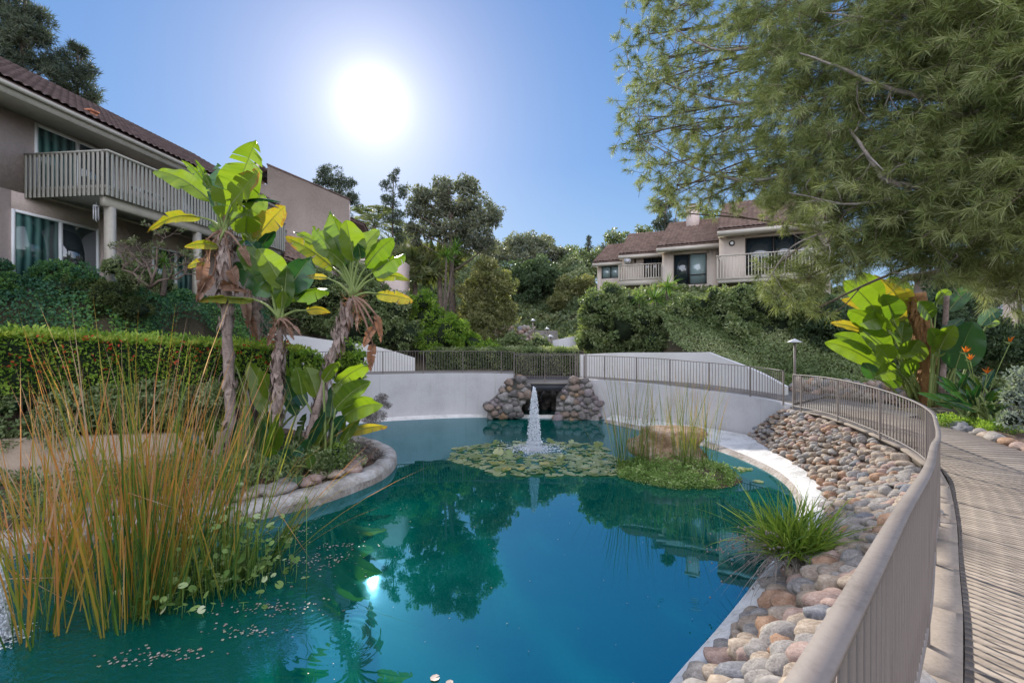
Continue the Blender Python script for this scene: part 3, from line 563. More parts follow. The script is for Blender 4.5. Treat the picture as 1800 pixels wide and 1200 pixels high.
def boxhedge(name, label, cat, path, width, z0, z1, leaf, mat, dens=1.0, topmat=None, group=None, rough=.1):
    P = resample(path, .25); n = len(P); T = unit(np.c_[np.gradient(P[:, 0]), np.gradient(P[:, 1])]); Nn = np.c_[T[:, 1], -T[:, 0]]; L = np.sum(np.linalg.norm(np.diff(P[:, :2], axis=0), axis=1))
    z0a = np.broadcast_to(z0, n); z1a = np.broadcast_to(z1, n); cb = MB(); hh = float(np.mean(z1a-z0a))
    for face, area in (('top', L*width), ('front', L*hh), ('back', L*hh*.6), ('end', width*hh*2)):
        k_ = int(dens*area/(leaf*leaf)*6); i = rng.random(k_)*(n-1); f = i % 1; j = i.astype(int); c = P[j]*(1-f)[:, None]+P[np.minimum(j+1, n-1)]*f[:, None]; nn = Nn[j]; za = z0a[j]; zb = z1a[j]
        u = rng.random(k_); jit = rng.normal(size=k_)*leaf*.6+rough*np.sin(i*1.7+u*5)*.5
        if face == 'top': off = (u-.5)*width; z = zb+jit; nd = np.c_[np.zeros((k_, 2)), np.ones(k_)]
        elif face == 'end': e = rng.random(k_) < .5; c = np.where(e[:, None], P[0], P[-1]); nn = np.where(e[:, None], Nn[0], Nn[-1]); off = (rng.random(k_)-.5)*width; z = z0+(np.where(e, z1a[0], z1a[-1])-np.where(e, z0a[0], z0a[-1]))*u+z0a[0]*0; nd = np.c_[np.where(e[:, None], -T[0], T[-1]), np.zeros(k_)]; z = np.where(e, z0a[0]+(z1a[0]-z0a[0])*u, z0a[-1]+(z1a[-1]-z0a[-1])*u)
        else: s_ = 1 if face == 'front' else -1; off = s_*(width/2+jit); z = za+(zb-za)*u; nd = np.c_[nn*s_, np.zeros(k_)]
        Pn = np.c_[c[:, :2]+nn*off[:, None], z]; A = unit(nd*.9+rdir(k_)*.8+[0, 0, .25]); a = np.clip(rng.random(k_)*.6+.25*np.sin(i*.9+z*3)+.2+(.15 if face == 'top' else 0), 0, 1)
        V, Fs = leafquads(Pn, A, leaf*rng.uniform(.7, 1.3, k_), .5); cb.add(V, Fs, a)
    mid = P[n//2]; r_ = thing(name, label, cat, (mid[0], mid[1], float(z0a[n//2])), group); cb.build('foliage', mat, r_)
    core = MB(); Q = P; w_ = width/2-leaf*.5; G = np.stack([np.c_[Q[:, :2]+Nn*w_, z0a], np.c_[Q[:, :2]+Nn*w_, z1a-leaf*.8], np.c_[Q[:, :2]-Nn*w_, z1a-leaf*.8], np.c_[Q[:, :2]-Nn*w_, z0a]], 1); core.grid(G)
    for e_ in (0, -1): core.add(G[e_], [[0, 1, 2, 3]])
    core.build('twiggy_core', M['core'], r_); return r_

# ivy bank below the left building
def ivybank(name, label, X0, X1, Y0, Y1, n, leaf, mat, cond, lift=.18):
    X = rng.uniform(X0, X1, n); Y = rng.uniform(Y0, Y1, n); k_ = cond(X, Y); X, Y = X[k_], Y[k_]; z = hgt(X, Y); e = .05; gx = (hgt(X+e, Y)-z)/e; gy = (hgt(X, Y+e)-z)/e; nr = unit(np.stack([-gx, -gy, np.ones_like(gx)], 1))
    lump = .5+.5*np.sin(X*2.1+np.sin(Y*1.7)*1.3)*np.cos(Y*2.3+X*.7); P = np.c_[X, Y, z]+nr*(lift*(.3+lump+rng.random(len(X))*.6))[:, None]; A = unit(nr*.5+rdir(len(X))*.9+[0, 0, -.2]); V, Fs = leafquads(P, A, leaf*rng.uniform(.7, 1.3, len(X)), .75, nrm_=unit(nr+rdir(len(X))*.6))
    bb = MB(); col = np.clip(.5+.35*np.sin(X*.9+2)*np.sin(Y*1.1+X*.4)+rng.normal(size=len(X))*.18, 0, 1); bb.add(V, Fs, col); return tag(bb.build(name, mat, origin=((X0+X1)/2, (Y0+Y1)/2, 2)), label, 'ivy', kind='stuff')
# ------------------------------------------------------------------ trees and shrubs
tree('eucalyptus_tree', 'big round-headed grey-green tree on the skyline left of centre, the tallest above the footbridge', 32, [(800, 345, 38), (760, 355, 36), (842, 370, 36), (735, 345, 22), (790, 395, 42), (840, 410, 34), (868, 385, 20), (750, 400, 26), (812, 430, 26), (727, 372, 16), (775, 325, 18), (825, 328, 20), (855, 435, 20), (722, 400, 12), (731, 425, 9)], 800, 4.6, M['leaf_far'], trunk=.33, cover=1.5, dens=1.3, frac=.17)
tree('pine_tree', 'feathery dark pine top beside the tall blank wall of the far left house', 34, [(590, 315, 24), (568, 322, 14), (604, 345, 22), (578, 350, 18), (615, 322, 10), (625, 355, 14), (590, 380, 26)], 598, 4.4, M['conifer'], trunk=.2, frac=.25, cover=1.6, group='pines on the skyline', dens=1.4, kind='tri', aspect=.3)
tree('pine_tree', 'slim dark pine top just left of the big round grey-green tree', 40, [(692, 312, 11), (684, 330, 13), (700, 335, 15), (690, 355, 16), (694, 385, 17), (705, 410, 16), (680, 350, 9), (688, 430, 18), (697, 300, 6)], 694, 4.2, M['conifer'], trunk=.2, frac=.36, group='pines on the skyline', kind='tri', aspect=.35, dens=1.6)
tree('pine_tree', 'tall dark conifer behind the near house roof, cut by the left edge of the photo', 30, [(20, 20, 34), (50, 60, 34), (15, 80, 36), (62, 100, 26), (30, 125, 36), (78, 118, 22), (0, 140, 36), (75, 70, 20), (60, 30, 24), (20, -20, 38), (90, 128, 14), (50, 150, 26)], 30, 10, M['conifer'], trunk=.35, frac=.3, cover=2.2, dens=3.2, group='pines on the skyline', kind='tri', aspect=.14)
tree('pine_tree', 'dark bluish conifer rising behind the roof ridge, right of the tallest one', 33, [(135, 92, 16), (128, 112, 18), (145, 118, 16), (138, 140, 24), (155, 160, 18), (120, 165, 22), (170, 178, 14), (145, 185, 22), (105, 150, 14), (130, 82, 8)], 140, 9, M['conifer'], trunk=.25, cover=2, frac=.32, group='pines on the skyline', kind='tri', aspect=.14, dens=3.4)
tree('cypress_tree', 'tiny dark narrow conifer alone on the far skyline', 75, [(1035, 418, 5), (1035, 425, 7), (1036, 434, 9), (1032, 442, 7)], 1035, 2.6, M['conifer'], trunk=.2, group='pines on the skyline', kind='tri', aspect=.4)
tree('pine_tree', 'dark conifer behind the chimney of the right-hand houses', 52, [(1172, 345, 14), (1165, 362, 18), (1185, 358, 14), (1170, 385, 22), (1180, 400, 18), (1160, 395, 12), (1176, 330, 8)], 1173, 3.8, M['conifer'], trunk=.25, group='pines on the skyline', kind='tri', aspect=.4)
hill = [(60, [(905, 428, 24), (935, 430, 26), (960, 440, 24), (985, 450, 20), (925, 455, 30), (880, 450, 22)], 930, 'round tree on the hill crest just right of the big grey-green tree', 'leaf_far'),
        (62, [(1000, 450, 22), (1020, 458, 20), (1045, 455, 16), (1010, 475, 22), (1040, 478, 20), (985, 470, 18)], 1010, 'olive-green tree on the crest left of the right-hand houses', 'leaf_far2'),
        (48, [(905, 480, 32), (945, 485, 34), (975, 495, 26), (920, 520, 34), (955, 525, 30), (880, 510, 24)], 930, 'dark dense tree below the hill crest, above the far steps', 'leaf_dark'),
        (44, [(1000, 505, 26), (1025, 500, 20), (985, 530, 24), (1015, 540, 28), (1000, 570, 22), (985, 570, 16)], 1003, 'yellow-green loose tree left of the white end house', 'leaf_bright2'),
        (50, [(700, 445, 26), (740, 455, 26), (660, 440, 26), (775, 455, 22), (680, 480, 26), (725, 490, 28), (640, 470, 22)], 700, 'dark tree mass behind the tall feather palm', 'leaf_far2'),
        (70, [(870, 440, 22), (850, 455, 24), (900, 445, 18), (720, 420, 20), (960, 425, 16), (1060, 440, 14)], 860, 'distant pale tree line behind the big round tree', 'leaf_far'),
        (66, [(1075, 420, 16), (1100, 425, 18), (1130, 415, 18), (1100, 445, 20), (1300, 380, 30), (1360, 370, 34), (1240, 390, 22)], 1150, 'tree tops behind the ridges of the right-hand houses', 'leaf_far2')]
for Y, cs, bx, lab, mt in hill: tree('hill_tree', lab, Y, cs, bx, 4.6, M[mt], group='trees on the hill behind the pond', trunk=.25, cover=1.5, dens=1.4, frac=.22)
tree('round_bush', 'large rounded light green bush above the left end of the footbridge', 31.3, [(850, 480, 26), (880, 500, 26), (825, 510, 28), (870, 535, 36), (835, 550, 34), (890, 555, 22), (810, 575, 32), (860, 585, 34), (895, 590, 20), (860, 465, 14)], 855, 4.8, M['leaf_bright2'], cat='bush', trunk=.15, cover=1.7, dens=1.5, frac=.23)
shrubmass('big_shrub', 'dark dense shrub bank behind the left path, under the banana-like crowns', 'shrub', 27, [(540, 500, 40), (590, 510, 44), (640, 520, 44), (690, 545, 42), (560, 560, 40), (620, 575, 42), (680, 585, 36), (720, 590, 30), (530, 470, 26), (600, 460, 28), (650, 480, 28), (500, 540, 36)], 5, M['leaf_hedge'])
shrubmass('big_shrub', 'feathery mid-green shrub bank between the left path and the round bush', 'shrub', 27.5, [(750, 560, 30), (790, 585, 34), (760, 600, 28), (830, 605, 24), (740, 530, 22), (800, 615, 24), (860, 612, 18)], 4.5, M['leaf_bright'])
shrubmass('big_shrub', 'low dark shrub in front of the far steps', 'shrub', 28.5, [(905, 600, 20), (880, 610, 18), (948, 603, 16), (925, 612, 16), (960, 612, 12)], 4, M['leaf_hedge'])
shrubmass('big_shrub', 'sunlit-edged shrub at the left end of the bank below the right-hand houses', 'shrub', 27.5, [(1045, 535, 26), (1075, 520, 26), (1110, 535, 28), (1050, 570, 34), (1095, 575, 38), (1040, 600, 28), (1085, 612, 30), (1130, 600, 34), (1030, 555, 16), (1120, 565, 34), (1060, 545, 34), (1085, 550, 30)], 5, M['leaf_hedge'], group='shrubs on the bank below the right-hand houses')
shrubmass('big_shrub', 'middle shrub of the bank, right of the spiky yucca', 'shrub', 26.5, [(1150, 575, 34), (1190, 570, 34), (1210, 540, 24), (1170, 610, 36), (1220, 600, 38), (1245, 545, 30), (1260, 580, 34), (1180, 550, 18), (1215, 570, 36), (1150, 600, 36), (1130, 560, 26), (1245, 610, 34)], 5, M['leaf_hedge'], group='shrubs on the bank below the right-hand houses')
shrubmass('big_shrub', 'broad shrub of the bank under the large balcony', 'shrub', 25.5, [(1265, 520, 20), (1300, 535, 32), (1345, 535, 34), (1390, 540, 36), (1290, 585, 38), (1340, 590, 40), (1395, 595, 40), (1300, 515, 16), (1340, 512, 18), (1320, 560, 40), (1370, 565, 40), (1275, 555, 32), (1400, 520, 24), (1370, 512, 20)], 5.2, M['leaf_hedge'], group='shrubs on the bank below the right-hand houses')
shrubmass('big_shrub', 'dark shrub of the bank behind the path lamp', 'shrub', 24.5, [(1440, 555, 40), (1480, 570, 42), (1430, 600, 38), (1485, 615, 38), (1530, 590, 40), (1570, 620, 38), (1540, 550, 34)], 5.2, M['leaf_dark'], group='shrubs on the bank below the right-hand houses')
shrubmass('big_shrub', 'dark shrub mass at the far right behind the broad-leaved plants', 'shrub', 22, [(1620, 560, 50), (1680, 570, 50), (1740, 600, 44), (1790, 610, 44), (1650, 630, 44), (1720, 660, 36), (1780, 680, 36), (1690, 520, 40)], 6, M['leaf_dark'], group='shrubs on the bank below the right-hand houses')
ivybank('hillside_undergrowth', 'mixed green undergrowth covering the hillside behind the pond', -20, 26, 29.5, 62, 130000, .26, M['leaf_far2'], lambda X, Y: (np.abs(X) < 1.0*Y) & ~((np.abs(X-1.9) < 1.3) & (Y < 34)), .5)
# clipped hedges
boxhedge('clipped_hedge', 'clipped flat-topped dark hedge right behind the footbridge railing', 'hedge', [(-4.6, 26.7, 2), (0, 27.0, 2), (3.6, 26.6, 2)], 1.0, 1.8, 3.15, .10, M['leaf_hedge'], 1.1)
# near left hedge above the planter
HL = catmull([(-12.9, 9.9, 0), (-11.2, 11.0, 0), (-9.7, 12.1, 0), (-7.9, 13.2, 0), (-6.4, 13.9, 0)], 40)
def hedge_l():
    r_ = boxhedge('flowering_hedge', 'long clipped hedge with yellow-green tips and red new leaves above the planter wall', 'hedge', HL, 1.1, 2.45, np.linspace(3.88, 3.42, len(resample(HL, .25))), .105, M['leaf_bright'], .9)
    b_ = MB(); k_ = 2600; i = rng.random(k_)*39; j = i.astype(int); f = (i % 1)[:, None]; c = HL[j]*(1-f)+HL[np.minimum(j+1, 39)]*f; zt = np.interp(i, [0, 39], [3.88, 3.42])
    base = np.c_[c[:, :2]+rng.uniform(-.55, .55, (k_, 2)), zt-.05+rng.normal(size=k_)*.03]
    for q in range(4):
        A = unit(np.c_[rng.normal(size=(k_, 2))*.55, np.full(k_, .9)]); V, Fs = leafquads(base, A, rng.uniform(.08, .15, k_), .42); b_.add(V, Fs, np.clip(rng.normal(.8, .15, k_), 0, 1))
    b_.build('sunlit_young_tips', M['tips'], r_)  # young growth with sunlight put into its colour
    b_ = MB(); k_ = 90; j = rng.integers(0, 39, k_); base = np.c_[HL[j][:, 0]+rng.uniform(-.1, .6, k_), HL[j][:, 1]-.62+rng.uniform(-.1, .1, k_), rng.uniform(3.0, 3.75, k_)]
    for q in range(3): V, Fs = leafquads(base+rng.normal(size=(k_, 3))*.03, rdir(k_), .09, .5); b_.add(V, Fs, rng.random(k_))
    b_.build('red_leaves', M['redbud'], r_)
    for q in range(26):
        st = MB(); a = HL[random.randrange(40)]; x, y = a[0]+random.uniform(-.3, .4), a[1]+random.uniform(-.4, .2); st.tube([(x, y, 1.3), (x+random.uniform(-.15, .15), y, 2.0), (x+random.uniform(-.3, .3), y, 2.7)], [.04, .03, .02], 5); st.build('stem', M['bark'], r_)
    return r_
hedge_l()
pl = curved_wall('planter_wall', 'low tan stucco planter wall behind the foreground reeds', catmull([(-13.5, 8.4, 1.5), (-10.9, 10.4, 1.5), (-9.3, 11.4, 1.38), (-7.6, 12.3, 1.3), (-6.6, 13.3, 1.25)], 40), -.2, .25, M['planter'])
loft('planter_soil', catmull([(-13.5, 8.6, 1.38), (-10.9, 10.6, 1.38), (-9.3, 11.6, 1.3), (-7.6, 12.5, 1.2), (-6.6, 13.5, 1.15)], 30), catmull([(-15, 11.4, 1.9), (-12.4, 12.8, 1.9), (-10.6, 14.2, 1.7), (-8.6, 15.2, 1.5), (-7.4, 15.5, 1.3)], 30), M['soil'], n=4)
und = MB()                                           # loose undergrowth hanging over the planter wall
CC = []; RR = []
for i in range(150):
    s_ = random.random(); q = catmull([(-13.0, 9.0), (-10.8, 10.5), (-9.3, 11.6), (-7.6, 12.5)], 60)[int(s_*59)]; CC.append((q[0]+random.uniform(-.2, .5), q[1]+random.uniform(-.15, .9), random.uniform(1.35, 2.5))); RR.append(random.uniform(.14, .3))
clumpleaves(und, CC, RR, .095, 1.3, .5); tag(und.build('undergrowth', M['leaf_hedge'], origin=(-10, 11, 1.5)), 'loose leafy undergrowth spilling over the tan planter wall', 'undergrowth', kind='stuff')
shrubmass('round_bush', 'small round clipped bush at the end of the left hedge, by the leaning trunk', 'bush', 17.2, [(612, 615, 22), (600, 630, 24), (625, 632, 20), (605, 655, 24), (628, 660, 16), (585, 650, 18)], 6, M['leaf_bright'])
shrubmass('low_shrub', 'small yellow-tipped bush behind the leaning trunk', 'bush', 16.8, [(520, 625, 20), (545, 630, 16), (560, 640, 16), (500, 640, 22), (470, 625, 20), (440, 630, 20), (535, 655, 20)], 6, M['leaf_bright'])

ivybank('ivy', 'dark ivy covering the bank below the left house', -19, -7.5, 11.2, 26, 150000, .085, M['ivy'], lambda X, Y: (X > -1.13*Y) & (hgt(X, Y) > .5) & (X < .118*Y-14.6+1.2+3), .3)
ivybank('ivy', 'bright ivy on the bank right of the path lamp', 7, 24, 20.2, 29, 90000, .10, M['leaf_hedge'], lambda X, Y: (X < 1.1*Y) & (Y > 19.3-1.45*(X-11.6)), .25)
# lumpy shrubs on top of the ivy bank
for lab, cs, Y, mt in (('dark shrub against the white ground-floor window frame at the left', [(0, 480, 26), (20, 505, 30), (-20, 500, 30)], 14.6, 'ivy'),
                       ('low shrub below the ground-floor sliding window', [(100, 475, 22), (135, 480, 26), (70, 490, 24), (160, 495, 26), (110, 505, 30)], 15.0, 'ivy'),
                       ('yellow-green shrub mound in the middle of the ivy bank', [(120, 515, 28), (160, 520, 28), (200, 520, 28), (110, 545, 26), (235, 545, 28), (180, 550, 28)], 14.6, 'ivymid'),
                       ('mixed shrub around the first balcony post', [(205, 470, 20), (235, 478, 22), (260, 490, 22), (225, 495, 24), (285, 500, 20)], 15.2, 'leaf_hedge')):
    if mt == 'ivymid' and mt not in M: M['ivymid'] = leafm('moss_green_leaves', [(.02, .05, .02), (.05, .10, .025), (.10, .16, .03), (.16, .22, .045)], .35)
    shrubmass('bank_shrub', lab, 'shrub', Y, cs, 4.5, M[mt], group='shrubs on the ivy bank', frac=.33)
# bare-branched frangipani with small pale leaf clusters
def frangipani():
    base = Wp(265, 505, 14.0); r_ = thing('frangipani_shrub', 'sprawling bare-branched shrub with small pale leaf tufts in front of the balcony post', 'shrub', base); b_ = MB(); tips = []
    def grow(p, d, L, r, dep):
        e = p+d*L; b_.tube([p, (p+e)/2+rng.normal(size=3)*.04, e], [r, r*.85, r*.7], 5)
        if dep == 0: tips.append(e); return
        for _ in range(random.choice((2, 2, 3))): grow(e, unit(d+rng.normal(size=3)*[.75, .5, .5]+[0, 0, .12]), L*random.uniform(.6, .85), r*.68, dep-1)
    for d in ((-.9, -.1, .8), (.3, 0, 1), (1, 0, .45), (-.3, .2, 1.1)): grow(base, unit(np.array(d, float)), .62, .045, 4)
    b_.build('branches', M['twig'], r_, smooth=True); l_ = MB(); tips = np.array(tips)
    for _ in range(9): V, Fs = leafquads(tips+rng.normal(size=tips.shape)*.03, unit(rdir(len(tips))+[0, 0, .4]), .10, .4); l_.add(V, Fs, rng.random(len(tips)))
    l_.build('leaf_tufts', M['leaf_pale'], r_)
M['leaf_pale'] = leafm('pale_leaf_tufts', [(.10, .13, .06), (.2, .23, .11), (.34, .34, .22)], .4); frangipani()
def rosette(name, label, cat, heads, trunkbase, L, n, width, mat, group=None, droop=.3, parts=True, r0=.07, upb=.35):
    r_ = thing(name, label, cat, trunkbase, group); t_ = MB(); l_ = MB()
    for h_, L_ in heads:
        h_ = np.asarray(h_, float); t_.tube(catmull([trunkbase, (np.asarray(trunkbase)+h_)/2+rng.normal(size=3)*.05, h_], 6), np.linspace(r0*1.2, r0*.8, 6), 7)
        D = rdir(n); D[:, 2] = np.abs(D[:, 2])*1.2-upb; D = unit(D)
        for d in D:
            s_ = np.linspace(0, 1, 5); P = h_+d*(s_*L_*random.uniform(.8, 1.1))[:, None]-np.outer(s_**2.2*droop*L_*(1-max(d[2], 0)), [0, 0, 1]); sd = unit(np.cross(d, [0, 0, 1.]+rng.normal(size=3)*.2)); wd = width*np.array([.7, 1, .9, .6, .05])
            G = np.stack([P-sd*wd[:, None]/2, P+sd*wd[:, None]/2], 1); l_.grid(G, a=np.full(4, random.random()))
    t_.build('trunk', M['bark'], r_, smooth=True); l_.build('leaves', mat, r_); return r_
rosette('yucca_plant', 'spiky bright green yucca in front of the white house, the taller of its clump', 'yucca', [(Wp(1172, 505, 27.2), 1.15), (Wp(1150, 525, 27.0), .9)], Wp(1170, 600, 27.4), 1, 70, .06, M['yucca'], 'yuccas on the banks')
rosette('yucca_plant', 'smaller spiky yucca left of the taller one', 'yucca', [(Wp(1122, 528, 26.8), .75)], Wp(1125, 590, 27), 1, 60, .05, M['yucca'], 'yuccas on the banks')
rosette('yucca_plant', 'grey-green spiky rosette on a bare stem beside the left house windows', 'yucca', [(Wp(288, 462, 14.6), .5)], Wp(286, 520, 14.4), 1, 80, .025, M['yucca'], 'yuccas on the banks', droop=.8)
rosette('yucca_plant', 'bright spiky head right of the fan palm', 'yucca', [(Wp(785, 450, 30), 1.1), (Wp(800, 440, 31), 1.0)], Wp(780, 560, 30), 1, 70, .07, M['yucca'], 'yuccas on the banks')
def palm(label, base, head, nf, L, fan=False):
    r_ = thing('palm_tree', label, 'palm', base); t_ = MB(); t_.tube(catmull([base, (np.asarray(base)+head)/2+[.1, 0, 0], head], 10), np.linspace(.2, .15, 10), 8); t_.build('trunk', M['palmtrunk'], r_, smooth=True); l_ = MB(); head = np.asarray(head)
    for i in range(nf):
        az = i*2.4; el = random.uniform(-.5, 1.25); d = np.array([math.cos(az)*math.cos(el), math.sin(az)*math.cos(el), math.sin(el)])
        if not fan:
            s_ = np.linspace(0, 1, 12); P = head+d*(s_*L)[:, None]-np.outer(s_**2*L*.55, [0, 0, 1]); l_.tube(P, np.linspace(.025, .006, 12), 4, a=.6); T = unit(np.gradient(P, axis=0)); Q = catmull(P, 34)[4:]; TT = unit(np.gradient(Q, axis=0)); sd = unit(np.cross(TT, [0, 0, 1.]))
            for sg in (-1, 1): A = unit(sd*sg+TT*.7-[0, 0, .35]+rng.normal(size=Q.shape)*.12); V, Fs = leafquads(Q, A, L*.26*np.sin(np.linspace(.5, 2.9, len(Q))), .09); l_.add(V, Fs, np.full(len(Q), random.random()*.8))
        else:
            c = head+d*L*.55; l_.tube([head, c], [.02, .012], 4, a=.5); a1 = unit(np.cross(d, rng.normal(size=3))); a2 = np.cross(d, a1); th = np.linspace(-2.1, 2.1, 26); A = unit(np.outer(np.cos(th), d)+np.outer(np.sin(th), a1)+rng.normal(size=(26, 3))*.05); V, Fs = leafquads(np.repeat(c[None], 26, 0), A, L*.5, .14); l_.add(V, Fs, np.full(26, random.random()*.8))
    l_.build('fronds', M['palmleaf'], r_)
M['palmleaf'] = leafm('palm_frond_leaf', [(.035, .06, .02), (.08, .12, .04), (.16, .19, .07), (.28, .27, .12)], .4, gain=1.6)
palm('tall feather palm between the left houses and the big round tree', (-12.6, 44, 4.5), Wp(658, 398, 44), 30, 4.3)
palm('dark fan palm in front of the big round tree', (-6.7, 33, 2.9), Wp(728, 478, 33), 34, 2.3, True)
palm('low fan palm beside the round light green bush', (-5.0, 33, 2.9), Wp(772, 470, 33), 26, 2.0, True)

# ------------------------------------------------------------------ buildings
class Frame:      # local box frame: u along a facade, v outward from it, z up
    def __init__(s, o, ang): s.o = np.array(o, float); s.a = ang; s.u = np.array([math.cos(ang), math.sin(ang), 0]); s.v = np.array([math.sin(ang), -math.cos(ang), 0])
    def p(s, u, v, z): return s.o+s.u*u+s.v*v+np.array([0, 0, z])
    def box(s, mb, u0, u1, v0, v1, z0, z1, m=0): return mb.box(s.p((u0+u1)/2, (v0+v1)/2, (z0+z1)/2), (abs(u1-u0), abs(v1-v0), abs(z1-z0)), s.a, m)
def roofpanel(mb, A, B, Cc, thick=.12, pitch=.26, course=.34, m=0):
    """tiles between eave A->B and the ridge end above A at Cc; barrel rows and stepped courses"""
    A, B, Cc = (np.array(x, float) for x in (A, B, Cc)); U = B-A; Vv = Cc-A; Lu, Lv = np.linalg.norm(U), np.linalg.norm(Vv); nn = unit(np.cross(U, Vv)); nn = nn*np.sign(nn[2])
    nu = max(4, int(Lu/pitch)*6); nv = max(2, int(Lv/course)); us = np.linspace(0, 1, nu+1); rows = []
    for j in range(nv):
        for e_ in (0, .995): rows.append((j+e_)/nv)
    rows = np.array(rows); st = np.tile([.045, .0], nv); ph = us*Lu/pitch; prof = .055*np.abs(np.sin(ph*math.pi))
    G = A+us[None, :, None]*U+rows[:, None, None]*Vv+nn*(prof[None, :, None]+st[:, None, None]+.02); mb.grid(G, m)
    c = [A, B, B+Vv, A+Vv]; d = [x-nn*thick for x in c]; mb.add(c+d, [[0, 1, 2, 3], [7, 6, 5, 4], [0, 4, 5, 1], [1, 5, 6, 2], [2, 6, 7, 3], [3, 7, 4, 0]], .5, m)
def slider(fr, par, u0, u1, z0, z1, v, glassm, frm, mull=(.5,), fw=.07, name='window', rail=None):
    f = MB(); w_ = u1-u0
    fr.box(f, u0, u0+fw, v, v+.09, z0, z1); fr.box(f, u1-fw, u1, v, v+.09, z0, z1); fr.box(f, u0+fw, u1-fw, v, v+.09, z1-fw, z1); fr.box(f, u0+fw, u1-fw, v, v+.09, z0, z0+fw)
    for q in mull: c = u0+w_*q; fr.box(f, c-fw*.6, c+fw*.6, v+.003, v+.10, z0+fw-.01, z1-fw+.01)
    if rail: fr.box(f, u0+w_*mull[0]+fw, u1-fw, v+.003, v+.095, z0+rail, z0+rail+.06)
    o = f.build(name, frm, par); gm = glassm if isinstance(glassm, (list, tuple)) else [glassm]; ed = [u0+fw]+[u0+w_*q for q in mull]+[u1-fw]
    for i in range(len(ed)-1): g = MB(); fr.box(g, ed[i]+.001, ed[i+1]-.001, v+.02, v+.035, z0+fw, z1-fw); g.build('pane', gm[i % len(gm)], o)
    return o
def balcony(fr, par, u0, u1, vd, zf, hr, slat, gap, mat, sw=(.04, .09), under=.34, slats_down=.3, v0=0, sides=(True, True), capw=.16):
    b_ = MB(); fr.box(b_, u0, u1, v0, v0+vd, zf-.12, zf); fr.box(b_, u0+.02, u1-.02, v0+vd-.16, v0+vd-.02, zf-under, zf-.12); fr.box(b_, u0+.02, u0+.14, v0, v0+vd-.16, zf-under, zf-.12); fr.box(b_, u1-.14, u1-.02, v0, v0+vd-.16, zf-under, zf-.12); bo = b_.build('balcony', mat, par)
    c = MB(); fr.box(c, u0-.06, u1+.06, v0+vd-capw+.10, v0+vd+.10, zf+hr-.06, zf+hr)
    if sides[0]: fr.box(c, u0-.06, u0-.06+capw, v0, v0+vd-capw+.1, zf+hr-.06, zf+hr)
    if sides[1]: fr.box(c, u1+.06-capw, u1+.06, v0, v0+vd-capw+.1, zf+hr-.06, zf+hr)
    c.build('handrail', mat, bo)
    k_ = int((u1-u0)/gap); n0 = 0; L = []
    for i in range(k_+1): L.append((u0+(u1-u0)*i/k_, v0+vd+.03, 0))
    if sides[0]:
        ks = int(vd/gap)
        for i in range(ks): L.append((u0-.03, v0+.05+vd*i/ks, 1))
    if sides[1]:
        ks = int(vd/gap)
        for i in range(ks): L.append((u1+.03, v0+.05+vd*i/ks, 1))
    L = L[:100]
    key = mat.name; 
    if key not in BARS: t_ = MB().box((0, 0, .5), (1, 1, 1)).build('s', mat); BARS[key] = t_.data; bpy.data.objects.remove(t_)
    for u, v, sd in L:
        sz = (sw[1], sw[0]) if not sd else (sw[0], sw[1]); link(BARS[key], 'baluster', bo, fr.p(u, v, zf-slats_down), fr.a, (sz[0], sz[1], hr-.06+slats_down))
    return bo
BARS = {}
